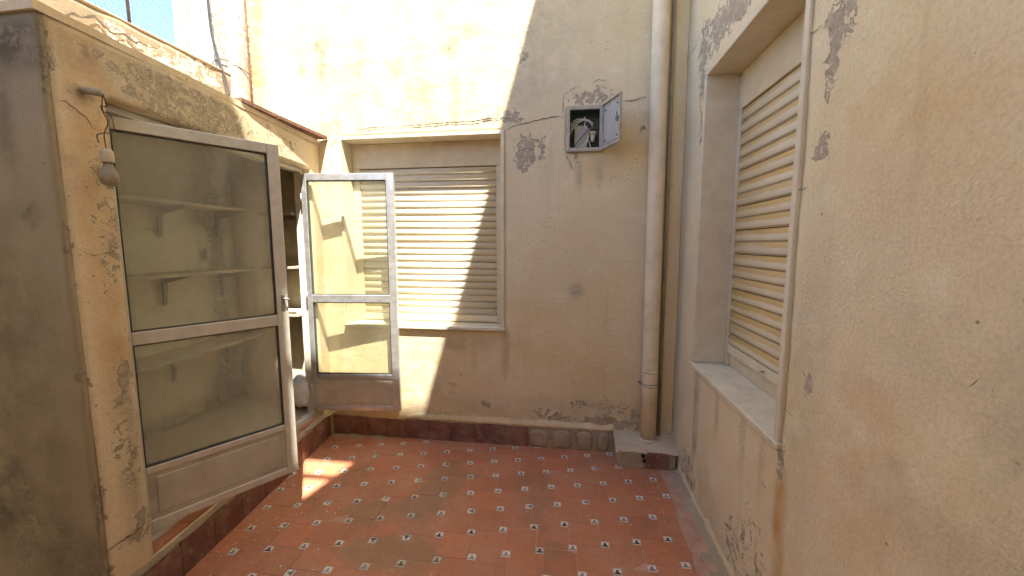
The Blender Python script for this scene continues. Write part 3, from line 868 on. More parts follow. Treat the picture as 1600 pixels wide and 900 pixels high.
# where the tiles have fallen off: bedding and round dabs of mortar
def lump(name, c, rx, ry, rz, mat, parent, seed, flat=0.6):
    bm = bmesh.new()
    bmesh.ops.create_icosphere(bm, subdivisions=3, radius=1.0)
    for v in bm.verts:
        n = noise.fractal(v.co * 2.2 + Vector((seed, seed * 2, 0)), 1.0, 2.0, 4)
        q = v.co * (1 + 0.24 * n)
        sx = math.copysign(abs(q.x) ** flat, q.x)
        sz = math.copysign(abs(q.z) ** flat, q.z)
        v.co = Vector((c[0] + sx * rx, c[1] + q.y * ry, c[2] + sz * rz))
    return from_bm(name, bm, mat, parent, True)
def bed(u0, u1, z0, z1, yb, amp, name, parent, mat, seed):
    nx, nz = int((u1 - u0) / 0.012), int((z1 - z0) / 0.012)
    vs_, fs = [], []
    for j in range(nz + 1):
        for i in range(nx + 1):
            u, z = u0 + (u1 - u0) * i / nx, z0 + (z1 - z0) * j / nz
            vs_.append((u, yb - amp * (0.5 + noise.fractal(Vector((u * 16, z * 16, seed)), 1.0, 2.0, 5)), z))
    for j in range(nz):
        for i in range(nx):
            a = j * (nx + 1) + i
            fs.append((a, a + 1, a + nx + 2, a + nx + 1))
    me = bpy.data.meshes.new(name)
    me.from_pydata(vs_, [], fs)
    for p in me.polygons:
        p.use_smooth = True
    me.materials.append(mat)
    return link(bpy.data.objects.new(name, me), parent)
bed(-0.29, 0.37, -0.01, 0.165, 2.996, 0.007, 'bare_bedding', wb, M['concrete'], 4.0)
for i, (cx, rx, rz) in enumerate(((-0.205, 0.064, 0.070), (-0.025, 0.066, 0.070), (0.150, 0.058, 0.070), (0.293, 0.042, 0.064))):
    lump('mortar_dab', (cx, 2.991, 0.074), rx * 1.08, 0.0125, rz * 1.04, M['dab'], wb, i * 3.7 + 1, 0.62)
# plaster lip above the skirting: ragged thickened band
def lip(x0, x1, zc, h, out, parent, mat, seed, fn):
    bm = bmesh.new()
    n = int((x1 - x0) / 0.012)
    prev = None
    for i in range(n + 1):
        u = x0 + (x1 - x0) * i / n
        e = noise.fractal(Vector((u * 12, seed, 0)), 1.0, 2.0, 5)
        e2 = noise.fractal(Vector((u * 9, seed, 4)), 1.0, 2.0, 4)
        zb_, zt2 = zc + 0.012 * e, zc + h * (1 + 0.45 * e2)
        o_ = max(0.002, out * (1 + 0.8 * e2))
        c = [bm.verts.new(fn(u, 0.0, zb_)), bm.verts.new(fn(u, o_, zb_ + 0.003)), bm.verts.new(fn(u, o_ * 0.9, zb_ + (zt2 - zb_) * 0.4)), bm.verts.new(fn(u, 0.002, zt2))]
        if prev:
            for q in range(3):
                bm.faces.new((prev[q], c[q], c[q + 1], prev[q + 1]))
        prev = c
    return from_bm('plaster_lip', bm, mat, parent, True)
lip(-1.30, 0.37, 0.163, 0.055, 0.012, wb, M['plaster_back'], 2.0, lambda u, o_, z: (u, 3.001 - o_, z))

# low block in the corner that carries the foot of the drainpipe
blk = box2('plinth', (0.372, 2.80, -0.005), (0.795, 3.02, 0.128), M['concrete'], wb, 0.012)
bed(0.380, 0.565, 0.0, 0.122, 2.793, 0.007, 'plinth_mortar', blk, M['mortar'], 9.0)
box2('skirting_tile', (0.585, 2.786, 0.0), (0.735, 2.802, 0.122), M['skirt'], blk, 0.003)
for (hx, hz) in ((0.557, 0.095), (0.565, 0.060)):
    tube('dark_hole_plug', [(hx, 2.80, hz), (hx, 2.779, hz)], 0.013, M['dark'], blk, 12)  # near-black plugs; their colour gives the darkness inside two pipe holes
def ht(x, y):
    n = noise.fractal(Vector((x * 11, y * 11, 2.2)), 1.0, 2.0, 4)
    t = (y - 2.78) / 0.22
    e = min(1.0, max(0.0, (y - 2.79) / 0.03))
    return 0.112 + 0.020 * e + 0.045 * max(0, t) + 0.012 * n
rough_strip('plinth_top', 0.366, 0.80, 2.786, 3.0, 0.012, ht, M['mortar_pale'], blk, 3)

# ------------------------------------------------------------------ right wall
RW = dict(y0=1.527, y1=2.582, z0=0.838, z1=2.612)
wr = wall('house_wall', (0.8, 0, 0), (0, 1, 0), (-1, 0, 0), (-0.49, 3.0), (0.0, 3.3, 6.98),
          [(RW['y0'] + .004, RW['y1'] - .004, RW['z0'] + .004, RW['z1'] - .004)], 0.026, M['plaster_right'], None, 0.26,
          {'peel': DATA['right_peel'], 'rust': DATA['right_rust'], 'grime': DATA['right_grime']}, 0.005, 8.4)
tag(wr, 'cream plaster wall close on the right with narrow deep-set shuttered window', 'wall')
for i, c in enumerate(DATA['right_cracks']):
    crack((0.8, 0, 0), (0, 1, 0), (-1, 0, 0), c, (0.005, 0.004, 0.003, 0.005, 0.003, 0.003)[i], wr, 0.007)
# frame: x along -Y? the window's x axis runs from far to near, y into the wall
fr = Matrix(((0, 1, 0, 0.8), (-1, 0, 0, RW['y1']), (0, 0, 1, 0), (0, 0, 0, 1)))
window(wr, 'narrow stained roller-shutter window deep in the right wall', fr, RW['y1'] - RW['y0'], 0.866, RW['z1'], 0.175, 0.014, 0.0685, 2.372, 0.935, M['slat_right'], 0.042, lin=0.032, sill_out=0.022, latch=0.52)
lip(0.2, 2.78, 0.004, 0.06, 0.009, wr, M['plaster_right'], 5.0, lambda u, o_, z: (0.801 - o_, u, z))

# ------------------------------------------------------------------ building behind the camera (casts the shade on the patio)
nb_ = empty('house_wall', (0, -0.5, 0))
tag(nb_, 'tall plain house wall closing the patio opposite the shuttered window', 'wall')
def prism(name, poly, y0, y1, mat, parent):
    bm = bmesh.new()
    a = [bm.verts.new((p[0], y0 - parent.location.y, p[1])) for p in poly]
    b = [bm.verts.new((p[0], y1 - parent.location.y, p[1])) for p in poly]
    n = len(poly)
    bm.faces.new(a)
    bm.faces.new(b[::-1])
    for i in range(n):
        bm.faces.new((a[i], b[i], b[(i + 1) % n], a[(i + 1) % n]))
    return from_bm(name, bm, mat, parent)
YN0, YN1 = -0.56, -0.5
# unseen opening near the top and its bar, shaped to cast the floor's sun patch
o_b, o_tr, o_tl = (0.168, 6.26), (0.615, 7.43), (0.168, 7.43)
prism('wall_panel', [(-1.75, 2.9), (2.2, 2.9), (2.2, 6.26), (-0.85, 6.26)], YN0, YN1, M['plaster_right'], nb_)  # slanted left edge cut back to let in more skylight
prism('wall_panel', [(-0.85, 6.26), o_b, o_tl, (-0.5, 7.43)], YN0, YN1, M['plaster_right'], nb_)
prism('wall_panel', [o_b, (2.2, 6.26), (2.2, 7.43), o_tr], YN0, YN1, M['plaster_right'], nb_)
prism('wall_panel', [(-0.5, 7.43), (2.2, 7.43), (2.2, 8.60), (-0.15, 8.60)], YN0, YN1, M['plaster_right'], nb_)
prism('wall_panel', [(-2.75, -0.1), (2.2, -0.1), (2.2, 2.9), (-2.75, 2.9)], YN0, YN1, M['plaster_right'], nb_)
box2('rail', (0.0, -0.05, 6.88), (0.6, -0.01, 6.93), M['galv'], nb_, 0.004)

# ------------------------------------------------------------------ parapet / rear wall on the left
YP0, YP1 = -0.5, 2.985
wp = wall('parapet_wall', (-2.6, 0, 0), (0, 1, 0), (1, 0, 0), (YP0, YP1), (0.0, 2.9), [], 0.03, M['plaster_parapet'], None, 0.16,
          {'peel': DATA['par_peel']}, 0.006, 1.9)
tag(wp, 'weathered brown parapet wall with a long crack below the wire mesh', 'wall')
crack((-2.6, 0, 0), (0, 1, 0), (1, 0, 0), DATA['par_crack'], 0.014, wp, 0.010)
box2('coping', (-2.77, YP0, 2.901), (-2.594, YP1 - .01, 2.918), M['plaster_parapet'], wp, 0.008)

# wire mesh fence on the parapet
wf = empty('wire_fence', (-2.68, 2.2, 2.925))
tag(wf, 'rusty chicken-wire fence with one thin post on the parapet', 'fence')
bm = bmesh.new()
cs = 0.0165
F0, F1, FZ = -0.75, 0.44, 1.25
hexw = cs * math.sqrt(3)
def wire_pt(y, z):
    return Vector((0.025 * noise.noise(Vector((y * 3, z * 3, 0))), y + 0.006 * noise.noise(Vector((y * 7, z * 7, 4))), z + 0.008 * noise.noise(Vector((y * 5, z * 5, 9)))))
nrow = int(FZ / (1.5 * cs))
ncol = int((F1 - F0) / hexw)
def seg(a, b, r=0.0011):
    bm_tube(bm, [wire_pt(*a), wire_pt(*b)], r, 3, False)
for j in range(nrow):
    for i in range(ncol):
        cy = F0 + hexw * (i + 0.5 * (j % 2)) + hexw / 2
        cz = cs + 1.5 * cs * j
        P6 = [(cy + cs * math.cos(R_(30 + 60 * q)), cz + cs * math.sin(R_(30 + 60 * q))) for q in range(6)]
        seg(P6[0], P6[1]); seg(P6[1], P6[2]); seg(P6[2], P6[3], 0.0015)
# bunched end where the mesh is folded over
for q in range(9):
    yy = F1 - 0.05 + 0.012 * q
    pts = [(0.02 * math.sin(q + t * 0.9), yy + 0.013 * math.sin(t * 1.7 + q * 2.1), t * FZ / 24) for t in range(25)]
    bm_tube(bm, pts, 0.0009, 3, False)
tag(from_bm('wire_mesh', bm, M['galv'], wf), None, kind='stuff')
tube('post', [(0, 0.03, -0.03), (0.0, 0.03, 1.3)], 0.009, M['galv'], wf, 8)
tube('line_wire', [wire_pt(F0, FZ * 0.5), wire_pt(F0 * .5, FZ * 0.5), wire_pt(0, FZ * 0.5), wire_pt(F1, FZ * 0.5)], 0.002, M['galv'], wf, 5)

# pilaster, rod and cables at the back left corner
PX0, PX1 = -2.80, -2.51
def pilaster():
    bm = bmesh.new()
    prof = []
    for t in range(17):
        a = math.pi * t / 16
        prof.append(((PX0 + PX1) / 2 - (PX1 - PX0) / 2 * math.copysign(abs(math.cos(a)) ** 0.55, math.cos(a)), 2.996 - 0.12 * math.sin(a) ** 0.6))
    zs_ = [2.40 + 0.04 * q for q in range(40)] + [4.0 + 0.4 * q for q in range(7)]
    rows = []
    for z in zs_:
        rows.append([bm.verts.new((x + 0.004 * noise.noise(Vector((x * 9, z * 4, 1))), y + 0.005 * noise.noise(Vector((x * 9, z * 3, 6))), z)) for x, y in prof])
    for i in range(len(rows) - 1):
        for j in range(len(prof) - 1):
            bm.faces.new((rows[i][j], rows[i][j + 1], rows[i + 1][j + 1], rows[i + 1][j]))
    bm.faces.new(rows[0])
    bm.faces.new(rows[-1][::-1])
    o = from_bm('pilaster', bm, M['plaster_pillar'], None, True)
    me = o.data
    pk = [(-2.67, z, 0.05, 0.10, 0.88) for z in (3.0, 3.15, 3.3, 2.85)] + [(-2.52, 2.8, 0.03, 0.3, 0.85), (-2.52, 3.1, 0.02, 0.2, 0.7), (-2.66, 2.95, 0.03, 0.2, 0.78), (-2.64, 3.2, .03, .1, .9)]
    a = me.attributes.new('peel', 'FLOAT', 'POINT')
    a.data.foreach_set('value', [field(pk, v.co.x, v.co.z) for v in me.vertices])
    return o
tag(pilaster(), 'flaking white rounded pilaster rising behind the lean-to roof', 'pilaster')
tag(tube('wall_rod', [(-2.495, 2.955, 2.40), (-2.500, 2.955, 3.2), (-2.505, 2.955, 5.2)], 0.007, M['rusty'], None, 8), 'thin rusty vertical rod beside the white pilaster', 'rod')
cb = smooth_path([(-2.66, 2.80, 3.9), (-2.675, 2.80, 3.45), (-2.668, 2.80, 3.2), (-2.63, 2.80, 3.0), (-2.585, 2.80, 2.82), (-2.565, 2.795, 2.745), (-2.552, 2.79, 2.722), (-2.545, 2.79, 2.735), (-2.552, 2.795, 2.78), (-2.575, 2.80, 2.86), (-2.625, 2.80, 3.02), (-2.66, 2.80, 3.2), (-2.667, 2.80, 3.45)], 5)
tag(tube('hanging_cable', cb, 0.0058, M['wire'], None, 6), 'black cable hanging in a narrow loop before the white pilaster', 'cable')
tag(tube('stay_wire', smooth_path([(-2.86, 2.97, 2.905), (-2.79, 2.92, 2.935), (-2.75, 2.88, 3.005), (-2.68, 2.865, 3.02), (-2.60, 2.865, 3.005), (-2.53, 2.90, 2.965), (-2.497, 2.947, 2.935)], 5), 0.0028, M['thin_wire'], None, 5), 'thin brown wire bent across the white pilaster', 'wire')

# ------------------------------------------------------------------ lean-to storeroom on the left
lt = empty('lean_to', tuple(LP(0)))
lt['label'] = 'low plastered lean-to storeroom with open glazed aluminium doors on the left'
lt['category'] = 'shed'
def under(o):
    o.parent = lt
    o.matrix_parent_inverse = Matrix.Translation(-lt.location)
    return o
fw_ = under(wall('front_wall', tuple(LA), tuple(LD), tuple(LN), (-0.318, 1.50), (0.0, 2.395), [(-0.145, 1.335, 0.205, 2.182)], 0.024, M['plaster_left'], None, 0.13,
      {'peel': DATA['left_peel'] + [(-.318, z_, .018, h__, .62) for z_, h__ in ((.28, .05), (.62, .09), (1.08, .03), (1.62, .05), (2.28, .07))], 'rust': DATA['left_rust'], 'grime': DATA['left_grime']}, 0.006, 5.5))
for i, c in enumerate(DATA['left_cracks']):
    crack(LA, LD, LN, c, (0.004, 0.005, 0.003, 0.004)[i], fw_, 0.008)
ew = under(wall('end_wall', (0, 1.198, 0), (1, 0, 0), (0, -1, 0), (-2.595, -1.807), (0.0, 2.393), [], 0.03, M['plaster_shaded'], None, 0.02,
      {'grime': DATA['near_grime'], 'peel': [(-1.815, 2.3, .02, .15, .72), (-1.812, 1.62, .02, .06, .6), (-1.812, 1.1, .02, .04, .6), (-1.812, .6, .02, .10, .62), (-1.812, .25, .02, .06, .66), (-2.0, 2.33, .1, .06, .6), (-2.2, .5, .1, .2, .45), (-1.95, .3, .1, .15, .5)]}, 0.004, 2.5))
# roof slab and its drip edge
def quad_slab(name, pts, z0, z1, mat, parent, rag=0.0, seed=0.0):
    """slab over a polygon, its outline subdivided and a little ragged"""
    P = []
    for i in range(len(pts)):
        a, b = Vector(pts[i]), Vector(pts[(i + 1) % len(pts)])
        n = max(1, int((b - a).length / 0.04)) if rag else 1
        for j in range(n):
            p = a + (b - a) * j / n
            P.append((p.x + rag * noise.noise(Vector((p.x * 9, p.y * 9, seed))), p.y + rag * noise.noise(Vector((p.x * 9, p.y * 9, seed + 3)))))
    bm = bmesh.new()
    t = [bm.verts.new((x, y, z1 + rag * 0.6 * noise.noise(Vector((x * 7, y * 7, seed + 5))))) for x, y in P]
    b = [bm.verts.new((x, y, z0)) for x, y in P]
    bm.faces.new(t)
    bm.faces.new(b[::-1])
    for i in range(len(P)):
        bm.faces.new((t[i], b[i], b[(i + 1) % len(P)], t[(i + 1) % len(P)]))
    return under(from_bm(name, bm, mat))
quad_slab('roof_slab', [(-2.597, 1.19), tuple(LP(-0.352, 0.004))[:2], tuple(LP(1.46, 0.004))[:2], (-2.597, 2.99)], 2.396, 2.428, M['plaster_left'], lt, 0.006, 3.0)
for (s0, s1, o0, o1) in ((0.62, 0.93, 0.012, 0.030), (0.94, 1.22, 0.032, 0.060), (1.225, 1.455, 0.062, 0.085)):
    q = [tuple(LP(s0, -0.10))[:2], tuple(LP(s0, o0))[:2], tuple(LP(s1, o1))[:2], tuple(LP(s1, -0.10))[:2]]
    quad_slab('drip_tile', q, 2.430, 2.452, M['roof_tile'], lt)
# room inside: linings, floor, corner column
def room_wall(name, lo, hi, mat):
    return under(box2(name, lo, hi, mat, None, 0))
iw = under(wall('rear_lining', (-2.588, 0, 0), (0, 1, 0), (1, 0, 0), (1.32, 2.99), (0.18, 2.38), [], 0.03, M['plaster_store'], None, 0.008,
      {'peel': [(2.60, 1.0, .05, .9, .62), (2.64, 1.9, .05, .5, .72), (2.66, .55, .06, .25, .8)], 'grime': [(2.62, 1.2, .05, 1.0, 1.0), (2.50, 1.53, .02, .03, 2.0), (2.65, .5, .12, .2, 1.3), (2.3, .4, .5, .07, .8), (2.55, 1.85, .1, .15, .9)]}, 0.004, 6.1))  # tight strong spot in the grime list paints the dark of a small wall hole
under(wall('side_lining', (0, 2.988, 0), (1, 0, 0), (0, -1, 0), (-2.585, -2.02), (0.18, 2.38), [], 0.03, M['plaster_store'], None, 0.008,
      {'grime': [(-2.3, 1.45, .4, .06, .8), (-2.2, 1.2, .1, 1.2, .4), (-2.3, .35, .4, .08, 1.0), (-2.35, 1.9, .06, .2, .8)]}, 0.003, 7.1))
under(box2('ceiling_board', (-2.585, 1.33, 2.366), (-1.99, 2.985, 2.390), M['plaster_store'], None, 0))
def hm(x, y):
    t = (x + 1.93) / (-0.66)
    n = noise.fractal(Vector((x * 6, y * 6, 3.0)), 1.0, 2.0, 5)
    return 0.205 + 0.20 * max(0, min(1, t * 1.1)) + 0.014 * n
under(rough_strip('store_floor', -2.60, -1.93, 1.32, 2.99, 0.03, hm, M['concrete'], None, 5))
cl_ = under(lathe('corner_column', (-2.475, 2.862, 0.2), [(0.135, 0), (0.135, 0.5), (0.133, 1.2), (0.132, 1.75), (0.132, 2.15)], M['plaster_pillar'], None, 28))
# step: red riser tiles, red tread, and a broken mortar edge between
s = -0.62
k_ = 0
while s < 1.40:
    w_ = 0.20
    e = min(s + w_, 1.425)
    zt_ = 0.168 + 0.006 * math.sin(k_ * 2.3)
    bm = bmesh.new()
    bm_box(bm, LP((s + e) / 2, 0.006, zt_ / 2), (e - s - .003, 0.012, zt_), LROT, 0.002)
    under(from_bm('riser_tile', bm, M['riser']))
    s = e
    k_ += 1
lp_ = []
def edge_fn(u, o_, z):
    return LP(u, o_ - 0.004, z)
l2 = lip(-0.60, 1.43, 0.172, 0.034, 0.016, None, M['mortar'], 8.0, edge_fn)
l2.name = 'mortar_edge'
under(l2)
s = -0.14
while s < 1.32:
    e = min(s + 0.2, 1.33)
    bm = bmesh.new()
    bm_box(bm, LP((s + e) / 2, -0.075, 0.214), (e - s - .003, 0.12, 0.020), LROT, 0.002)
    under(from_bm('tread_tile', bm, M['tile']))
    s = e
# fixed aluminium frame in the opening
def lbar(name, s0, s1, o0, o1, z0, z1, mat, bev=0.002):
    bm = bmesh.new()
    bm_box(bm, LP((s0 + s1) / 2, (o0 + o1) / 2, (z0 + z1) / 2), (abs(s1 - s0), abs(o1 - o0), z1 - z0), LROT, bev)
    return under(from_bm(name, bm, mat))
lbar('frame_jamb', -0.142, -0.112, -0.115, -0.06, 0.226, 2.178, M['alu_cream'])
lbar('frame_jamb', 1.302, 1.332, -0.115, -0.06, 0.226, 2.178, M['alu_cream'])
lbar('frame_head', -0.111, 1.301, -0.115, -0.06, 2.150, 2.178, M['alu_cream'])
lbar('frame_sill', -0.111, 1.301, -0.115, -0.06, 0.226, 0.250, M['alu_cream'])

def door(hinge, free, label, mf, mp, side, latch):
    """glazed door: local x along the leaf, y through it, z up"""
    h, f = Vector(hinge), Vector(free)
    dx = (f - h)
    W = dx.length
    dx.normalize()
    d = empty('door')
    under(d)
    ang = math.atan2(dx.y, dx.x)
    d.matrix_basis = Matrix.Translation(h) @ Matrix.Rotation(ang, 4, 'Z')
    tag(d, label)
    z0, z1, T, S = 0.283, 2.136, 0.036, 0.058
    bm_ = 0.003
    box2('stile', (0, -T / 2, z0), (S - .018, T / 2, z1), mf, d, bm_)
    box2('stile', (W - S, -T / 2, z0), (W, T / 2, z1), mf, d, bm_)
    x0, x1 = S - .0175, W - S - .0005
    zr = ((2.084, z1), (1.156, 1.216), (0.548, 0.582), (z0, 0.322))
    for a, b in zr:
        box2('rail', (x0, -T / 2 + .001, a), (x1, T / 2 - .001, b), mf, d, bm_)
    box2('panel', (x0, -0.008, 0.322), (x1, 0.008, 0.548), mp, d, 0)
    box2('panel_board', (x0 + .03, -0.0125, 0.345), (x1 - .03, 0.0125, 0.525), mp, d, 0.004)
    for a, b in ((1.216, 2.084), (0.582, 1.156)):
        box2('pane', (x0, -0.002, a), (x1, 0.002, b), M['glass_dirty'] if latch else M['glass'], d, 0)
        for yy in (-0.0085, 0.0085):
            bm = bmesh.new()
            t_ = 0.005
            bm_box(bm, ((x0 + x1) / 2, yy, a + t_ / 2), (x1 - x0, 0.009, t_))
            bm_box(bm, ((x0 + x1) / 2, yy, b - t_ / 2), (x1 - x0, 0.009, t_))
            bm_box(bm, (x0 + t_ / 2, yy, (a + b) / 2), (t_, 0.009, b - a - 2 * t_))
            bm_box(bm, (x1 - t_ / 2, yy, (a + b) / 2), (t_, 0.009, b - a - 2 * t_))
            from_bm('glazing_seal', bm, M['seal'], d)
    if latch:
        box2('handle', (W - 0.036, side * 0.018 - .004, 1.235), (W - 0.018, side * 0.018 + .004, 1.325), M['bracket'], d, 0.002)
        tube('latch', [(W - 0.027, side * 0.02, 1.305), (W - 0.024, side * 0.045, 1.305), (W - 0.004, side * 0.048, 1.300)], 0.006, M['alu'], d, 8)
    for hz in (0.45, 1.2, 1.95):
        tube('hinge', [(-0.006, side * 0.012, hz - .04), (-0.006, side * 0.012, hz + .04)], 0.008, mf, d, 8)
    return d
door((-1.934, 1.432, 0), (-1.567, 2.012, 0), 'nearer glazed door with faded beige frame, in shade', M['alu_cream'], M['panel'], -1, True)
door((-2.005, 2.813, 0), (-1.300, 2.882, 0), 'bare aluminium glazed door standing wide open in the sun', M['alu'], M['panel'], -1, False)
for q, (h0, h1) in enumerate((((1.20, 1.30), (0, 0)),)):
    pass

# shelves with steel brackets inside the storeroom
def shelf(z, label, y0, y1, bks):
    s_ = empty('wall_shelf', (-2.58, (y0 + y1) / 2, z))
    tag(s_, label, 'shelf', 'storeroom wall shelves')
    c = s_.location
    box('board', (0.125, 0, 0), (0.25, y1 - y0, 0.018), M['shelf'], s_, None, 0.002)
    for by in bks:
        bm = bmesh.new()
        yy = by - c.y
        L = [(0.004, -0.0095), (0.215, -0.0095), (0.215, -0.018), (0.03, -0.06), (0.014, -0.20), (0.004, -0.205)]
        a = [bm.verts.new((x_, yy - 0.011, z_)) for x_, z_ in L]
        b = [bm.verts.new((x_, yy + 0.011, z_)) for x_, z_ in L]
        bm.faces.new(a)
        bm.faces.new(b[::-1])
        for i in range(len(L)):
            bm.faces.new((a[i], b[i], b[(i + 1) % len(L)], a[(i + 1) % len(L)]))
        from_bm('bracket', bm, M['bracket'], s_)
shelf(1.855, 'topmost board shelf behind the nearer door glass, above eye level', 1.36, 2.715, (2.20, 2.62))
shelf(1.418, 'middle board shelf on a steel bracket, seen through upper door glass', 1.36, 2.715, (2.19, 2.62))
shelf(0.905, 'lowest board shelf seen through the lower glass of nearer door', 1.36, 2.715, (2.20, 2.62))
def end_shelf(z, label):
    s_ = empty('wall_shelf', (-2.22, 2.98, z))
    tag(s_, label, 'shelf', 'storeroom wall shelves')
    box('board', (-0.005, -0.10, 0), (0.29, 0.20, 0.018), M['shelf'], s_, None, 0.002)
    box('cleat', (-0.005, -0.012, -0.026), (0.24, 0.022, 0.032), M['shelf'], s_, None, 0.002)
end_shelf(1.84, 'short shelf board at the storeroom end, level with top shelf')
end_shelf(1.425, 'short shelf board at the storeroom end, at middle height')
end_shelf(1.05, 'short low shelf board at the storeroom end, carrying papers')
pp = empty('paper_stack', (-2.17, 2.86, 1.06))
tag(pp, 'small pile of loose papers on the low end shelf between the doors', 'papers')
for i in range(5):
    rr = random.Random(i)
    box('sheet', (rr.uniform(-.01, .01), rr.uniform(-.01, .01), 0.003 + i * 0.005), (0.15, 0.11, 0.004), M['paper'], pp, Matrix.Rotation(rr.uniform(-.3, .3), 3, 'Z'), 0)
# white sack on the storeroom floor
bm = bmesh.new()
bmesh.ops.create_icosphere(bm, subdivisions=4, radius=1.0)
for v in bm.verts:
    n = noise.fractal(v.co * 2.6 + Vector((3, 1, 7)), 1.0, 2.0, 4)
    r = 1 + 0.13 * n
    z = v.co.z
    pinch = 1.0 if z < 0.55 else max(0.30, 1.0 - (z - 0.55) * 1.5)
    v.co = Vector((-2.135 + v.co.x * 0.095 * r * pinch, 2.865 + v.co.y * 0.09 * r * pinch, 0.415 + (z if z > -0.8 else -0.8) * 0.155 * r))
tag(from_bm('sack', bm, M['bag'], None, True), 'crumpled white plastic sack on the storeroom floor between the doors', 'sack')

# ------------------------------------------------------------------ conduit stub and hanging bulb on the pier
tag(tube('conduit_stub', [LP(-0.225, -0.02, 2.180), LP(-0.218, 0.03, 2.176), LP(-0.207, 0.062, 2.171)], 0.0125, M['grey_pipe'], None, 12), 'short dark conduit stub sticking out of the pier', 'conduit')
bl = LP(-0.215, 0.062, 0)
bulb = empty('light_bulb', (bl.x, bl.y, 1.92))
tag(bulb, 'bare frosted light bulb hanging from twisted wires on the pier', 'bulb')
lathe('socket', (0, 0, 0), [(0.013, 0.045), (0.017, 0.042), (0.020, 0.034), (0.021, 0.0), (0.0205, -0.004)][::-1], M['ceramic'], bulb, 18)
lathe('glass_bulb', (0, 0, 0), [(0.0135, -0.005), (0.015, -0.018), (0.021, -0.032), (0.0285, -0.050), (0.0305, -0.064), (0.028, -0.078), (0.019, -0.090), (0.008, -0.0955), (0.001, -0.096)][::-1], M['bulb'], bulb, 20)
st = LP(-0.207, 0.062, 2.169) - Vector((bl.x, bl.y, 1.92))
dL = LD
tube('wire', smooth_path([st, st + dL * 0.012 + Vector((0, 0, -0.04)), dL * -0.004 + Vector((0, 0, 0.20)), dL * 0.016 + Vector((0, 0, 0.15)), dL * -0.002 + Vector((0, 0, 0.10)), (0, 0, 0.045)], 6), 0.0022, M['thin_wire'], bulb, 6)
tube('wire', smooth_path([st, st + dL * -0.006 + Vector((0, 0, -0.06)), dL * 0.03 + Vector((0, 0, 0.18)), dL * 0.035 + Vector((0, 0, 0.12)), dL * 0.0 + Vector((0, 0, 0.105)), dL * -0.028 + Vector((0, 0, 0.09)), dL * -0.024 + Vector((0, 0, 0.062))], 6), 0.0020, M['thin_wire'], bulb, 6)

# ------------------------------------------------------------------ drainpipe and slim grey strip in the corner
dp = empty('drainpipe', (0.610, 2.925, 0.16))
tag(dp, 'thick cream drainpipe running down the back right corner', 'pipe')
tube('pipe', [(0.004, 0, 0.0), (0.002, 0, 0.5), (-0.004, 0, 1.5), (-0.016, 0, 3.4), (-0.03, 0, 6.2)], 0.056, M['pipe'], dp, 28)
tube('coupling', [(0.002, 0, 0.515), (0.002, 0, 0.530)], 0.0585, M['pipe'], dp, 28)
tube('coupling', [(0.004, 0, -0.01), (0.004, 0, 0.012)], 0.0585, M['pipe'], dp, 28)
def ring(z, r, t, name, mat, parent, tilt=0.0):
    pts = [(0.003 + r * math.cos(a), r * math.sin(a), z + tilt * math.cos(a)) for a in [2 * math.pi * q / 28 for q in range(29)]]
    return tube(name, pts, t, mat, parent, 6)
ring(0.432, 0.058, 0.0028, 'clamp_ring', M['grey_pipe'], dp, 0.004)
ring(0.410, 0.058, 0.0028, 'clamp_ring', M['grey_pipe'], dp, -0.004)
tube('clamp_lug', [(0.056, 0.02, 0.421), (0.084, 0.02, 0.421)], 0.009, M['galv'], dp, 8)
tube('clamp_lug', [(-0.052, 0.02, 0.424), (-0.078, 0.02, 0.426)], 0.006, M['rusty'], dp, 8)
gp = tube('conduit', [(0.700, 2.975, 0.15), (0.694, 2.975, 2.0), (0.684, 2.975, 6.2)], 0.013, M['grey_pipe'], None, 14)  # plain thin grey upright tube beside the drainpipe
tag(gp, 'slim grey upright strip beside the drainpipe in the corner', 'conduit')

# ------------------------------------------------------------------ electrical box
eb = empty('electrical_box', (-0.018, 2.99, 2.277))
tag(eb, 'open wall-mounted electrical box full of loose cables, door ajar', 'electrical box')
BW, BH, BD = 0.254, 0.304, 0.11
t_ = 0.003
box2('back_panel', (0.006, BD - .004, 0.006), (BW - .006, BD, BH - .006), M['box_green'], eb, 0)
box2('side_panel', (0.004, -0.004, 0.004), (0.010, BD - .004, BH - .004), M['box_green'], eb, 0)
box2('side_panel', (BW - .010, -0.004, 0.004), (BW - .004, BD - .004, BH - .004), M['box_green'], eb, 0)
box2('side_panel', (0.0105, -0.004, 0.004), (BW - .0105, BD - .004, 0.010), M['box_green'], eb, 0)
box2('side_panel', (0.0105, -0.004, BH - .010), (BW - .0105, BD - .004, BH - .004), M['box_green'], eb, 0)
FWD = 0.026
box2('frame_bar', (-0.006, -0.016, -0.006), (FWD - .004, 0.004, BH + .006), M['box_grey'], eb, 0.003)
box2('frame_bar', (BW - FWD + .004, -0.016, -0.006), (BW + .006, 0.004, BH + .006), M['box_grey'], eb, 0.003)
box2('frame_bar', (FWD - .0035, -0.0155, -0.006), (BW - FWD + .0035, 0.004, FWD - .006), M['box_grey'], eb, 0.003)
box2('frame_bar', (FWD - .0035, -0.0155, BH - FWD + .006), (BW - FWD + .0035, 0.004, BH + .006), M['box_grey'], eb, 0.003)
mo = box2('module', (0.056, 0.055, 0.028), (0.150, BD - .005, 0.195), M['module'], eb, 0.006)
lathe('connector', (0.188, 0.06, 0.075), [(0.016, 0), (0.018, 0.03), (0.023, 0.055), (0.030, 0.058), (0.030, 0.068)], M['white_plastic'], eb, 14)
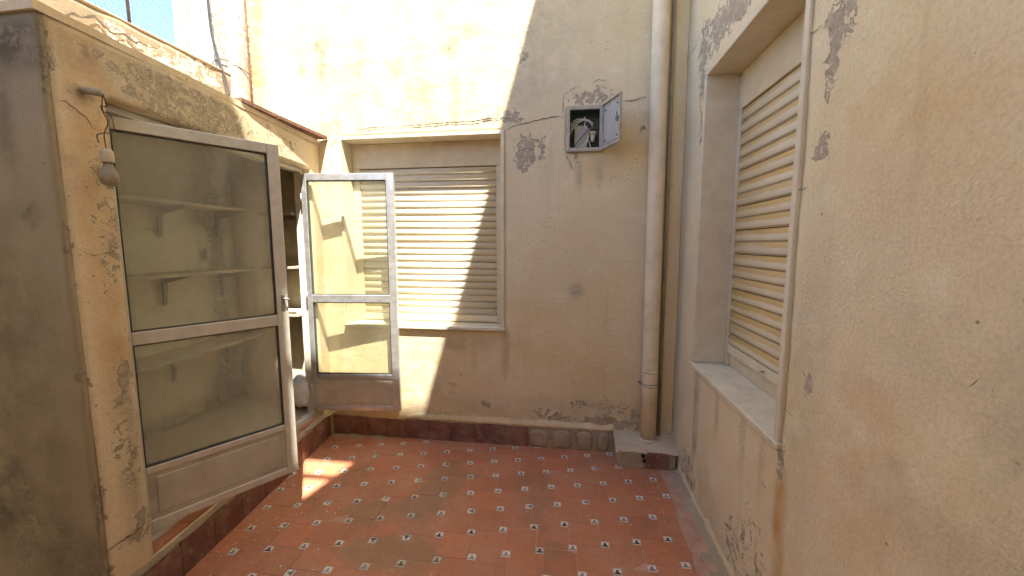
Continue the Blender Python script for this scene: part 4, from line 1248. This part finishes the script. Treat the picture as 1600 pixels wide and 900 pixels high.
cabs = [
    [(0.020, .035, .120), (0.045, .03, .165), (0.085, .025, .205), (0.115, .03, .222), (0.125, .045, .245)],
    [(0.022, .04, .150), (0.05, .03, .195), (0.10, .03, .225), (0.15, .03, .215), (0.185, .035, .180)],
    [(0.022, .05, .19), (0.06, .05, .23), (0.11, .045, .235), (0.16, .04, .222), (0.19, .04, .195)],
    [(0.130, .045, .250), (0.132, .04, .215), (0.128, .035, .185), (0.145, .035, .165), (0.165, .04, .155), (0.155, .045, .145), (0.14, .05, .14)],
    [(0.155, .045, .145), (0.150, .04, .10), (0.165, .035, .06), (0.175, .04, .02)],
    [(0.022, .035, .035), (0.05, .03, .020), (0.09, .03, .022), (0.12, .035, .045), (0.15, .04, .10)],
    [(0.118, .03, .016), (0.14, .03, .05), (0.16, .04, .12)]]
for c in cabs:
    tube('cable', smooth_path(c, 6), 0.0034, M['white_cable'], eb, 7)
tube('cable', smooth_path([(0.058, .03, .045), (0.10, .025, .095), (0.15, .025, .145), (0.19, .03, .172)], 6), 0.005, M['bracket'], eb, 7)
hx, hy = BW + 0.002, -0.018
dv = Vector((0.331 - (-0.018 + hx), 2.752 - (2.99 + hy), 0)).normalized()
dob = empty('box_door', (0, 0, 0), eb)
dob.location = (hx, hy, 0)
dob.rotation_euler = (0, 0, math.atan2(dv.y, dv.x))
DW = 0.252
box2('door_sheet', (0, -0.002, -0.002), (DW, 0.001, BH + .004), M['box_grey'], dob, 0)
for lo, hi in (((0.0, 0.001, -0.002), (0.010, 0.016, BH + .004)), ((DW - .010, 0.001, -0.002), (DW, 0.016, BH + .004)), ((0.0105, 0.001, -0.002), (DW - .0105, 0.016, 0.008)), ((0.0105, 0.001, BH - .006), (DW - .0105, 0.016, BH + .004))):
    box2('door_lip', (lo[0], -hi[1], lo[2]), (hi[0], -0.0021, hi[2]), M['box_grey'], dob, 0.001)
box2('inner_sheet', (0.028, -0.007, 0.028), (DW - .028, -0.0035, BH - .026), M['module'], dob, 0.002)
for (sx, sz) in ((0.045, 0.05), (0.045, BH - .05), (DW - .045, 0.05), (DW - .045, BH - .05)):
    tube('screw', [(sx, -0.004, sz), (sx, -0.012, sz)], 0.006, M['galv'], dob, 8)
box2('latch', (DW - .040, -0.026, 0.135), (DW - .016, -0.006, 0.165), M['bracket'], dob, 0.003)
tube('latch_pin', [(DW - .030, -0.02, 0.15), (DW - .030, -0.02, 0.192)], 0.004, M['bracket'], dob, 8)
tube('hinge', [(BW + .001, -0.017, 0.03), (BW + .001, -0.017, 0.12)], 0.004, M['galv'], eb, 8)
tube('hinge', [(BW + .001, -0.017, 0.18), (BW + .001, -0.017, 0.27)], 0.004, M['galv'], eb, 8)

# ------------------------------------------------------------------ plaster crumbs on the floor
bm = bmesh.new()
rr = random.Random(5)
for i in range(420):
    if i < 260:
        s_ = rr.uniform(-0.4, 1.4)
        p = LP(s_, 0.02 + abs(rr.gauss(0, 0.22)))
    elif i < 330:
        p = Vector((0.66 - abs(rr.gauss(0, 0.12)), rr.uniform(1.2, 2.75), 0))
    else:
        p = Vector((rr.uniform(-1.9, 0.6), rr.uniform(1.2, 2.95), 0))
    if p.y > 2.95 or p.x > 0.7:
        continue
    r = rr.uniform(0.0012, 0.0040) * (1.6 if rr.random() < 0.08 else 1)
    q = bmesh.ops.create_icosphere(bm, subdivisions=1, radius=r)
    for v in q['verts']:
        v.co = Vector((v.co.x * rr.uniform(.7, 1.5), v.co.y * rr.uniform(.7, 1.5), v.co.z * rr.uniform(.4, .9))) + Vector((p.x, p.y, r * 0.4))
tag(from_bm('plaster_crumbs', bm, M['chip']), 'small pale plaster crumbs scattered on the red tiles', 'debris', None, 'stuff')
